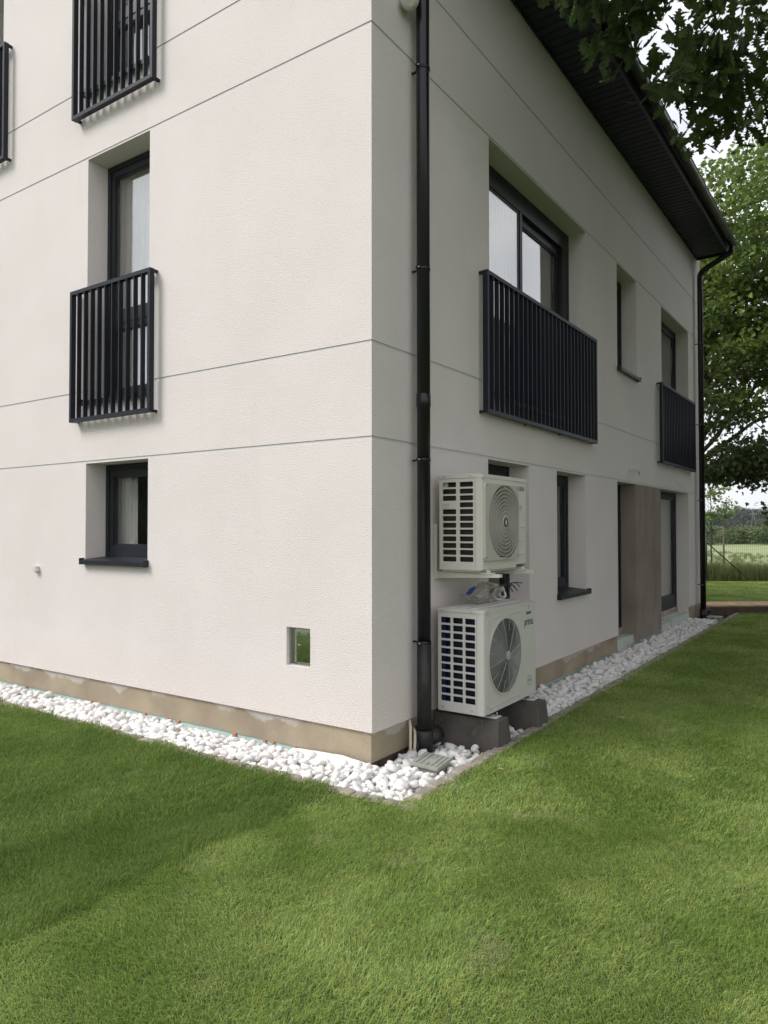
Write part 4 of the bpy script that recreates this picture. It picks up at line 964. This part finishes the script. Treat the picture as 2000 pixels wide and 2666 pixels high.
# ================================================================ grass
def tuft(name, n, rad, h, w, m, seed, lean=.5):
    r = np.random.default_rng(seed); V = []; L = []; sz = []; C = []
    for k in range(n):
        a = r.uniform(0, 2*PI); q_ = rad*math.sqrt(r.uniform()); bx, by = q_*math.cos(a), q_*math.sin(a)
        hh = h*r.uniform(.55, 1.15); yaw = r.uniform(0, 2*PI); wx, wy = math.cos(yaw)*w/2, math.sin(yaw)*w/2
        la = r.normal(0, .9); lx, ly = math.cos(la)*hh*lean*r.uniform(.3, 1.3), math.sin(la)*hh*lean*r.uniform(.3, 1.3)
        b = len(V); V += [(bx-wx, by-wy, 0), (bx+wx, by+wy, 0), (bx+lx*.35+wx*.8, by+ly*.35+wy*.8, hh*.6), (bx+lx*.35-wx*.8, by+ly*.35-wy*.8, hh*.6), (bx+lx, by+ly, hh*(1-.25*lean))]
        L += [b, b+1, b+2, b+3, b+3, b+2, b+4]; sz += [4, 3]
        c = r.uniform(.6, 1.45); t = r.uniform(-.12, .12); dry = 1.6 if r.uniform() < .05 else 1
        C += [(c*(1+t)*dry, c, c*(1-t*2), 1)]*5
    o = npmesh(name, V, L, sz, m); COL.objects.unlink(o)
    at = o.data.color_attributes.new('shade', 'FLOAT_COLOR', 'POINT'); at.data.foreach_set('color', np.array(C, np.float32).ravel())
    return o
def scatter(name, pts, rot, scl, tufts, **props):
    """one object whose geometry nodes stand the tufts on its points"""
    me = bpy.data.meshes.new(name); me.vertices.add(len(pts)); me.vertices.foreach_set('co', np.asarray(pts, np.float32).ravel())
    a = me.attributes.new('rz', 'FLOAT', 'POINT'); a.data.foreach_set('value', np.asarray(rot, np.float32))
    a = me.attributes.new('sc', 'FLOAT', 'POINT'); a.data.foreach_set('value', np.asarray(scl, np.float32))
    ob = bpy.data.objects.new(name, me); COL.objects.link(ob)
    c = bpy.data.collections.new(name+'_tufts')
    for t in tufts: c.objects.link(t)
    g = bpy.data.node_groups.new(name+'_nodes', 'GeometryNodeTree')
    g.interface.new_socket('Geometry', in_out='INPUT', socket_type='NodeSocketGeometry'); g.interface.new_socket('Geometry', in_out='OUTPUT', socket_type='NodeSocketGeometry')
    gi = g.nodes.new('NodeGroupInput'); go = g.nodes.new('NodeGroupOutput'); m2p = g.nodes.new('GeometryNodeMeshToPoints'); iop = g.nodes.new('GeometryNodeInstanceOnPoints')
    ci = g.nodes.new('GeometryNodeCollectionInfo'); ci.inputs['Collection'].default_value = c; ci.inputs['Separate Children'].default_value = True; ci.inputs['Reset Children'].default_value = True
    iop.inputs['Pick Instance'].default_value = True
    def attr(nm):
        n = g.nodes.new('GeometryNodeInputNamedAttribute'); n.data_type = 'FLOAT'; n.inputs['Name'].default_value = nm; return n.outputs['Attribute']
    cx = g.nodes.new('ShaderNodeCombineXYZ'); e2 = g.nodes.new('FunctionNodeEulerToRotation')
    g.links.new(attr('rz'), cx.inputs['Z']); g.links.new(cx.outputs[0], e2.inputs[0]); g.links.new(e2.outputs[0], iop.inputs['Rotation'])
    g.links.new(attr('sc'), iop.inputs['Scale'])
    g.links.new(gi.outputs[0], m2p.inputs[0]); g.links.new(m2p.outputs[0], iop.inputs['Points']); g.links.new(ci.outputs[0], iop.inputs['Instance'])
    g.links.new(iop.outputs[0], go.inputs[0])
    md = ob.modifiers.new('grass', 'NODES'); md.node_group = g
    WP[ob.name] = Vector((0, 0, 0))
    for k, v in props.items(): ob[k] = v
    return ob
def wedge(d0, d1, dens, half=42):
    h = math.radians(half); st = 1/math.sqrt(dens); g_ = np.arange(-d1, d1, st); gx, gy = np.meshgrid(g_, g_); gx = gx.ravel(); gy = gy.ravel()
    gx = gx+rng.uniform(-.5, .5, len(gx))*st; gy = gy+rng.uniform(-.5, .5, len(gy))*st
    r = np.hypot(gx, gy); an = np.arctan2(gy, gx)-math.atan2(F_.y, F_.x); an = (an+PI) % (2*PI)-PI
    k = (r > d0) & (r <= d1) & (np.abs(an) < h); return CP.x+gx[k], CP.y+gy[k]
def lawnmask(x, y):
    left = (y < -.548); right = (x > .612) & (y >= -.548) & (y < 19.4+.689*(x+1.4)); back = (x <= .612) & (y > 11.25) & (y < 19.4+.689*(x+1.4)) & (x > -12)
    dx, dy = x-.03, y-10.62; u = dx*.8+dy*.6; v = -dx*.6+dy*.8; deck = (u > -.05) & (u < 4.2) & (v > -.02) & (v < .74)
    return (left | right | back) & ~deck
def swirl(x, y):
    a = [2.2*mnoise.noise(Vector((px_*.9, py_*.9, 0)))+1.2*mnoise.noise(Vector((px_*3.1, py_*3.1, 5))) for px_, py_ in zip(x, y)]
    return np.array(a)*1.4
X = []; LOD = (('near', 1.5, 4.2, 400, 95, .066, .034, .0024), ('middle', 4.2, 7.6, 230, 80, .088, .035, .0038), ('far', 7.6, 13.0, 170, 60, .12, .034, .006), ('distant', 13., 27., 52, 60, .2, .036, .010))
for (nm, d0_, d1_, dens, nbld, rad, hh, ww) in LOD:
    x, y = wedge(d0_, d1_, dens, {'near': 50, 'middle': 56}.get(nm, 34)); k = lawnmask(x, y); x, y = x[k], y[k]
    for side in ('plain', 'deep'):
        if side == 'deep': s_ = (x < .06+.02*np.sin(y*5)) & (y < -.5)
        else: s_ = ~((x < .06+.02*np.sin(y*5)) & (y < -.5))
        if s_.sum() == 0: continue
        xs_, ys_ = x[s_], y[s_]; base = 0.0 if side == 'plain' else 1.9
        tf = [tuft('blades_%s_%s_%d' % (nm, side, i), nbld, rad, hh*(1.15 if side == 'deep' else 1), ww, GR1 if side == 'plain' else GR2, 40+i, .95) for i in range(4)]
        lift = -.016+(.010 if side == 'deep' else 0)
        scatter('lawn_grass', np.c_[xs_, ys_, np.full(len(xs_), lift)], swirl(xs_, ys_)+base+rng.normal(0, .5, len(xs_)), rng.uniform(.75, 1.2, len(xs_)), tf, kind='stuff', label='short mown lawn grass, '+('deeper green turf strip' if side == 'deep' else 'paler green turf')+' '+{'near': 'in the foreground', 'middle': 'in the middle ground', 'far': 'along the house', 'distant': 'far behind the house'}[nm])
# rough meadow beyond the fence
n = 7000; s = rng.uniform(-9, 12, n); t = np.where(rng.uniform(size=n) < .42, rng.uniform(.05, 1.6, n), rng.uniform(1.2, 45, n))
mx_, my_ = P0.x+DD.x*s+NN.x*t, P0.y+DD.y*s+NN.y*t
tf = [tuft('tall_%d' % i, 60, .28, .62, .010, MEAD, 80+i, .35) for i in range(4)]
scatter('meadow_grass', np.c_[mx_, my_, np.full(n, -.04)], rng.uniform(0, 6.28, n), np.where(t < 1.6, rng.uniform(.5, 1.2, n)*(1-.2*t), rng.uniform(.16, .42, n)), tf, kind='stuff', label='tall rough meadow grass growing behind the wire fence')

# ================================================================ leaves and trees
def leaf_outline(kind):
    if kind == 'oak': return [(0, 0), (.14, .10), (.06, .18), (.25, .27), (.11, .38), (.34, .50), (.15, .60), (.33, .74), (.14, .80), (.15, .95), (0, 1.0)]
    if kind == 'maple': return [(0, 0), (.18, .08), (.42, .12), (.34, .30), (.50, .52), (.28, .52), (.20, .70), (0, 1.0)]
    return [(0, 0), (.28, .25), (.30, .6), (0, 1.0)]
def leaf_template(kind):
    o = leaf_outline(kind); pts = [(x, y, .10*x*x*4-.12*y*y) for x, y in o]+[(-x, y, .10*x*x*4-.12*y*y) for x, y in reversed(o[1:-1])]
    pts = np.array(pts); pts[:, 1] -= .0; n = len(o); m = len(pts)
    f1 = list(range(n)); f2 = [n-1]+list(range(n, m))+[0]; return pts, [f1, f2]
def rand_rot(n, tilt, r):
    yaw = r.uniform(0, 2*PI, n); pit = r.normal(-.5, tilt, n); rol = r.normal(0, tilt, n)
    cy, sy, cp, sp_, cr_, sr = np.cos(yaw), np.sin(yaw), np.cos(pit), np.sin(pit), np.cos(rol), np.sin(rol)
    Z = np.zeros(n); O = np.ones(n)
    Rz = np.stack([np.stack([cy, -sy, Z], -1), np.stack([sy, cy, Z], -1), np.stack([Z, Z, O], -1)], 1)
    Rx = np.stack([np.stack([O, Z, Z], -1), np.stack([Z, cp, -sp_], -1), np.stack([Z, sp_, cp], -1)], 1)
    Ry = np.stack([np.stack([cr_, Z, sr], -1), np.stack([Z, O, Z], -1), np.stack([-sr, Z, cr_], -1)], 1)
    return Rz @ Rx @ Ry
def leaves(name, C, size, kind, m, parent, r, tilt=.6, **props):
    T, F2 = leaf_template(kind); n = len(C); Rm = rand_rot(n, tilt, r); sc = size*r.uniform(.65, 1.25, n)
    V = np.einsum('nij,kj->nki', Rm, T)*sc[:, None, None]+np.asarray(C)[:, None, :]; k = len(T)
    L = np.concatenate([np.array(f) for f in F2]); szs = [len(f) for f in F2]
    loops = (L[None, :]+(np.arange(n)*k)[:, None]).ravel(); return npmesh(name, V.reshape(-1, 3), loops, np.tile(szs, n), m, parent, origin=WP[parent.name] if parent else (0, 0, 0), **props)
def limb(mb, p0, p1, r0, r1, wobble, r, seg=7, n=7):
    p0, p1 = Vector(p0), Vector(p1); pts = []; d = (p1-p0).length
    for i in range(seg+1):
        t = i/seg; q_ = p0.lerp(p1, t); a = math.sin(PI*t)*wobble*d
        q_ += Vector((r.normal(0, .35)*a, r.normal(0, .35)*a, a*.5)); pts.append(q_)
    mb.tube(pts, [r0+(r1-r0)*(i/seg) for i in range(seg+1)], n); return pts
def crown_points(ells, nclump, per, sig, r, shell=.55):
    out_ = []; cl = []
    vol = np.array([e[1][0]*e[1][1]*e[1][2] for e in ells]); vol = vol/vol.sum()
    for _ in range(nclump):
        c, rad = ells[r.choice(len(ells), p=vol)]
        d = r.normal(size=3); d /= np.linalg.norm(d); rr = r.uniform(shell**3, 1)**(1/3)
        p = np.array(c)+d*rr*np.array(rad); cl.append(p)
        out_.append(p+r.normal(0, 1, (per, 3))*np.array([sig, sig, sig*.45]))
    return np.concatenate(out_), cl
def tree(name, label, cat, base, th, tr, ells, nclump, per, sig, lsize, kind, lm, seed, nl=10, group=None, tilt=.6, shell=.55, trunk_to=None):
    r = np.random.default_rng(seed); root = empty(name, base, label, cat, group); b = Vector(base)
    C, cl = crown_points(ells, nclump, per, sig, r, shell)
    top = Vector(trunk_to) if trunk_to else b+Vector((0, 0, th)); t = MB(); pts = limb(t, b+Vector((0, 0, -.2)), top, tr, tr*.35, .03, r, 9, 9); t.build('trunk', BARK, root)
    for k in range(min(nl, len(cl))):
        e = Vector(cl[r.integers(len(cl))].tolist()); st = pts[int(len(pts)*r.uniform(.35, .95))]
        m_ = MB(); bp = limb(m_, st, e, tr*.30, tr*.05, .10, r, 7, 5)
        for _ in range(3):
            q_ = bp[r.integers(3, len(bp))]; limb(m_, q_, q_+Vector(r.normal(0, .5*sig*3, 3).tolist()), tr*.10, tr*.03, .1, r, 4, 4)
        m_.build('branch', BARK, root)
    leaves('crown', C, lsize, kind, lm, root, r, tilt, kind='stuff') if False else None
    o = leaves('crown', C, lsize, kind, lm, root, r, tilt); o['kind'] = 'stuff'
    return root, pts

# the oak that hangs over the lawn from the right
OB = (5.9, 5.2, 0)
oak, opts = tree('oak_tree', 'large dark oak whose leafy boughs hang into the top right corner', 'tree', OB, 7.5, .26,
     [((6.3, 4.6, 8.6), (4.4, 3.8, 3.0)), ((5.0, 2.0, 8.0), (2.6, 2.4, 1.9)), ((8.0, 5.0, 6.6), (4.0, 4.6, 1.8)), ((4.2, 8.2, 12.0), (3.8, 4.8, 1.3)), ((5.5, 3.6, 6.6), (3.2, 3.1, 1.2))], 1500, 36, .36, .21, 'oak', LEAFA, 21, 12, shell=.3)  # last two crown masses lie out of view, added to shade the lawn
ro = np.random.default_rng(99)
E = np.array([(1.02, .60, 5.32), (1.20, .88, 5.22), (1.30, 1.10, 5.05), (1.40, 1.50, 4.98), (1.52, 1.90, 4.94), (1.62, 2.38, 4.98), (1.72, 2.65, 4.97), (1.95, 3.0, 5.12), (2.3, 3.3, 5.15)])
up_d = np.array([.62, .30, .72]); C = []; tips = []
for k in range(235):
    t = ro.uniform(0, len(E)-1.001); i = int(t); e = E[i]*(1-(t-i))+E[i+1]*(t-i)
    s_ = ro.uniform(.10, 1.9) if k > 60 else ro.uniform(.04, .5)
    c = e+up_d*s_+np.array([.45, -.35, .15])*ro.uniform(-.1, 1.0)*s_*.6+ro.normal(0, .05, 3); tips.append(c)
    C.append(c+ro.normal(0, 1, (11, 3))*np.array([.12, .12, .08]))
C = np.concatenate(C)
pix = (C-np.array(CP)) ; dep = pix @ np.array(F_); order = np.argsort(np.linalg.norm(pix, axis=1))
uu = 1000+1903.4*(pix @ np.array(R_))/dep; vv = 1333-1903.4*(pix @ np.array(U_))/dep
seen = [i for i in order if 1250 < uu[i] < 2040 and vv[i] > -40][:300]; rest = np.array([i for i in range(len(C)) if i not in set(seen)])
T, F2 = leaf_template('oak'); lme = []
for k in range(4):
    TT = T.copy(); TT[:, 2] += .10*np.sin(TT[:, 1]*4+k)*(.4+.2*k); TT[:, 0] *= .9+.08*k
    me = bpy.data.meshes.new('oak_leaf'); me.from_pydata(TT.tolist(), [], F2); me.materials.append(LEAFA); lme.append(me)
for i in seen:
    o = bpy.data.objects.new('leaf', lme[int(ro.integers(4))]); COL.objects.link(o); finish(o, oak, C[i].tolist())
    o.rotation_euler = (ro.normal(-.7, .55), ro.normal(0, .55), ro.uniform(0, 2*PI)); s_ = .145*ro.uniform(.7, 1.25); o.scale = (s_, s_, s_)
o = leaves('foliage', C[rest], .145, 'oak', LEAFA, oak, ro, .55); o['kind'] = 'stuff'
start = [Vector((5.9, 5.2, 5.2)), Vector((5.9, 5.2, 6.2)), Vector((5.9, 5.2, 6.8))]
for k, (e, st) in enumerate(((Vector((1.7, 1.3, 5.85)), start[0]), (Vector((2.2, 2.6, 6.1)), start[1]), (Vector((2.6, 3.4, 5.9)), start[0]), (Vector((2.0, 1.6, 6.5)), start[2]))):
    m_ = MB(); bp = limb(m_, st, e, .055, .012, .05, ro, 9, 6)
    for tip in tips[k::4][:34]:
        tv = Vector(tip.tolist()); q_ = min(bp, key=lambda p: (p-tv).length)
        if (q_-tv).length > .75: continue
        limb(m_, q_, tv, .007, .0025, .06, ro, 4, 4)
    m_.build('bough', BARK, oak)

# big maple behind the end of the house
tree('maple_tree', 'tall bright green leafy tree rising behind the far end of the house', 'tree', (-1.35, 15.0, 0), 9.5, .20,
     [((.6, 16.4, 8.6), (3.6, 2.6, 3.0)), ((1.6, 16.0, 6.6), (2.9, 2.2, 1.7)), ((.0, 15.5, 6.3), (1.2, 1.6, 2.2))], 520, 62, .27, .13, 'maple', LEAFB, 31, 18, shell=.25, trunk_to=(-.75, 15.6, 9.3))
tree('maple_tree', 'darker drooping tree behind the far downpipe with low branches over the lawn', 'tree', (2.6, 15.2, 0), 4.2, .12,
     [((1.2, 14.4, 3.15), (2.0, 1.2, .55)), ((.1, 14.0, 2.95), (1.0, .9, .45)), ((1.7, 14.5, 2.35), (1.1, .8, .7)), ((-.35, 14.6, 4.4), (.55, .9, .7)), ((.9, 15.0, 5.4), (1.3, .9, .35))], 420, 26, .21, .105, 'maple', LEAFA, 37, 10, shell=.2)
tree('young_tree', 'slender young tree standing in the meadow just behind the wire fence', 'tree', (-2.28, 24.0, 0), 2.7, .035,
     [((-2.0, 24.0, 2.25), (.55, .5, .35)), ((-2.3, 24.0, 3.1), (.7, .7, .5))], 26, 30, .15, .11, 'maple', LEAFB, 41, 6, shell=.2)
tree('shade_tree', 'broad dense tree added out of view right of the lawn to shade it', 'tree', (10.5, 10.0, 0), 7, .25, [((10.5, 10.0, 4.6), (4.2, 4.6, 4.4))], 520, 30, .42, .30, 'maple', LEAFA, 61, 6, shell=.5)  # unseen tree, added only to block sky light and darken the lawn
# meadow shrubs, tree line, pole, hill
def bg(px, dep):                      # a place in the meadow given by bearing (metres per metre to the right of the view axis) and distance
    p = CP+F_*dep+R_*(px*dep); return p.x, p.y
for i, (b, dep, h, lb) in enumerate(((.447, 70, 1.9, 'low yellow-green shrub directly behind the young tree'), (.463, 76, 1.6, 'small round shrub in the meadow hedge right of the second wooden post'), (.480, 72, 1.7, 'loose pale green shrub in the middle of the meadow hedge'), (.495, 78, 1.6, 'shrub in the meadow hedge just left below the power pole'), (.508, 74, 2.3, 'tallest light green shrub at the right of the meadow hedge'), (.524, 70, 1.9, 'rounded shrub at the right edge of the meadow hedge'), (.425, 75, 2.4, 'dark shrub at the left end of the meadow hedge by the downpipe'))):
    x, y = bg(b, dep); tree('meadow_shrub', lb, 'shrub', (x, y, 0), h*.6, .05, [((x, y, h*.48), (h*.95, h*.7, h*.48))], 60, 34, .25, .20, 'plain', LEAFC, 50+i, 3, 'shrubs at the far side of the meadow', shell=.1)
for i, (b, dep, h, w_, lb) in enumerate(((.487, 400, 13.0, 9, 'dark conifer-green tree at the middle of the distant tree line'), (.462, 420, 8.5, 9, 'rounded grey-green tree in the distant tree line left of the dark one'), (.444, 410, 9.5, 9, 'distant tree at the left of the tree line behind the young tree'), (.506, 410, 11.5, 11, 'broad dark tree at the right of the distant tree line behind the pole'), (.528, 400, 11, 11, 'distant dark tree at the right edge of the tree line'), (.420, 420, 9, 10, 'distant tree at the far left of the tree line by the downpipe'), (.550, 410, 12, 12, 'distant tree standing outermost right in the tree line'))):
    x, y = bg(b, dep); tree('distant_tree', lb, 'tree', (x, y, 0), h*.6, .35, [((x, y, h*.48), (w_*.72, w_*.5, h*.52))], 150, 34, 1.0, 1.1, 'plain', LEAFD, 70+i, 3, 'trees of the distant tree line', shell=.3)
pp = empty('power_pole', (-42.6, 330, 0), 'thin A-shaped wooden power pole standing before the distant trees', 'power pole')
MB().tube([(-43.5, 330, -.2), (-42.8, 330.2, 8)], .11, 6).build('leg', POLEM, pp); MB().tube([(-41.4, 330, -.2), (-42.5, 330.2, 8)], .11, 6).build('leg', POLEM, pp); MB().box(-43.8, -41.4, 330.25, 330.45, 7.2, 7.5).build('crossarm', POLEM, pp)
hv = []; nh = 80
for i in range(nh+1):
    s_ = -900+1800*i/nh; p = Vector((-264, 1633, 0))+DD*s_; h = 36+16*mnoise.noise(Vector((s_*.004, 1, 0)))+4*mnoise.noise(Vector((s_*.05, 2, 0)))-.00002*s_*s_
    hv += [(p-NN*250).to_tuple()[:2]+(-1,), p.to_tuple()[:2]+(h,), (p+NN*400).to_tuple()[:2]+(-1,)]
MB().add(hv, [(3*i+j, 3*i+3+j, 3*i+4+j, 3*i+1+j) for i in range(nh) for j in (0, 1)]).build('hills', HILLM, kind='structure')
# the wood across the garden, seen only mirrored in the panes
rw = np.random.default_rng(4); ells = [((x, y, h*.5), (3.4, 3.0, h*.5)) for x, y, h in ((-30, -22, 8), (-24, -26, 9), (-18, -28, 7), (-11, -30, 8), (-36, -16, 9), (-42, -8, 8), (26, 16, 7), (24, 24, 6), (21, 31, 6), (17, 38, 6))]
Cw, _ = crown_points(ells, 1700, 16, .7, rw, .3); o = leaves('far_wood', Cw, 1.0, 'plain', LEAFC, None, rw); o['kind'] = 'stuff'; tag(o, 'belt of trees across the garden, mirrored darkly in the ground floor panes', 'woodland')

hz = MB().box(-2450, 2450, -450, 2650, -1.3, 75).build('haze', [], kind='stuff')
hm = bpy.data.materials.new('haze_air'); hm.use_nodes = True; hm.node_tree.nodes.clear()
ho = nn(hm.node_tree, 'ShaderNodeOutputMaterial'); hp = nn(hm.node_tree, 'ShaderNodeVolumePrincipled'); hp.inputs['Color'].default_value = (.86, .92, 1, 1); hp.inputs['Density'].default_value = .0002; hp.inputs['Anisotropy'].default_value = .2
hm.node_tree.links.new(hp.outputs[0], ho.inputs['Volume']); hz.data.materials.clear(); hz.data.materials.append(hm)
# fallen leaves on the lawn
fl_pts = [(1.05, 2.05, 'pale fallen leaf on the shaded lawn right of the pebble strip'), (.83, .32, 'tiny yellow leaf on the grass beside the kerb near the lower unit'), (-.75, -2.15, 'small brown fallen leaf on the left turf strip'), (-2.62, -1.9, 'pale curled fallen leaf at the left edge of the lawn'), (1.95, -2.02, 'small pale fallen leaf at the bottom of the lawn')]
for x, y, lb in fl_pts:
    o = bpy.data.objects.new('fallen_leaf', lme[0].copy()); o.data.materials.clear(); o.data.materials.append(LEAFF); COL.objects.link(o); o.location = (x, y, .022); o.rotation_euler = (.15, .1, rp.uniform(0, 6)); o.scale = (.05, .05, .05); tag(o, lb, 'leaf', 'leaves fallen on the lawn')
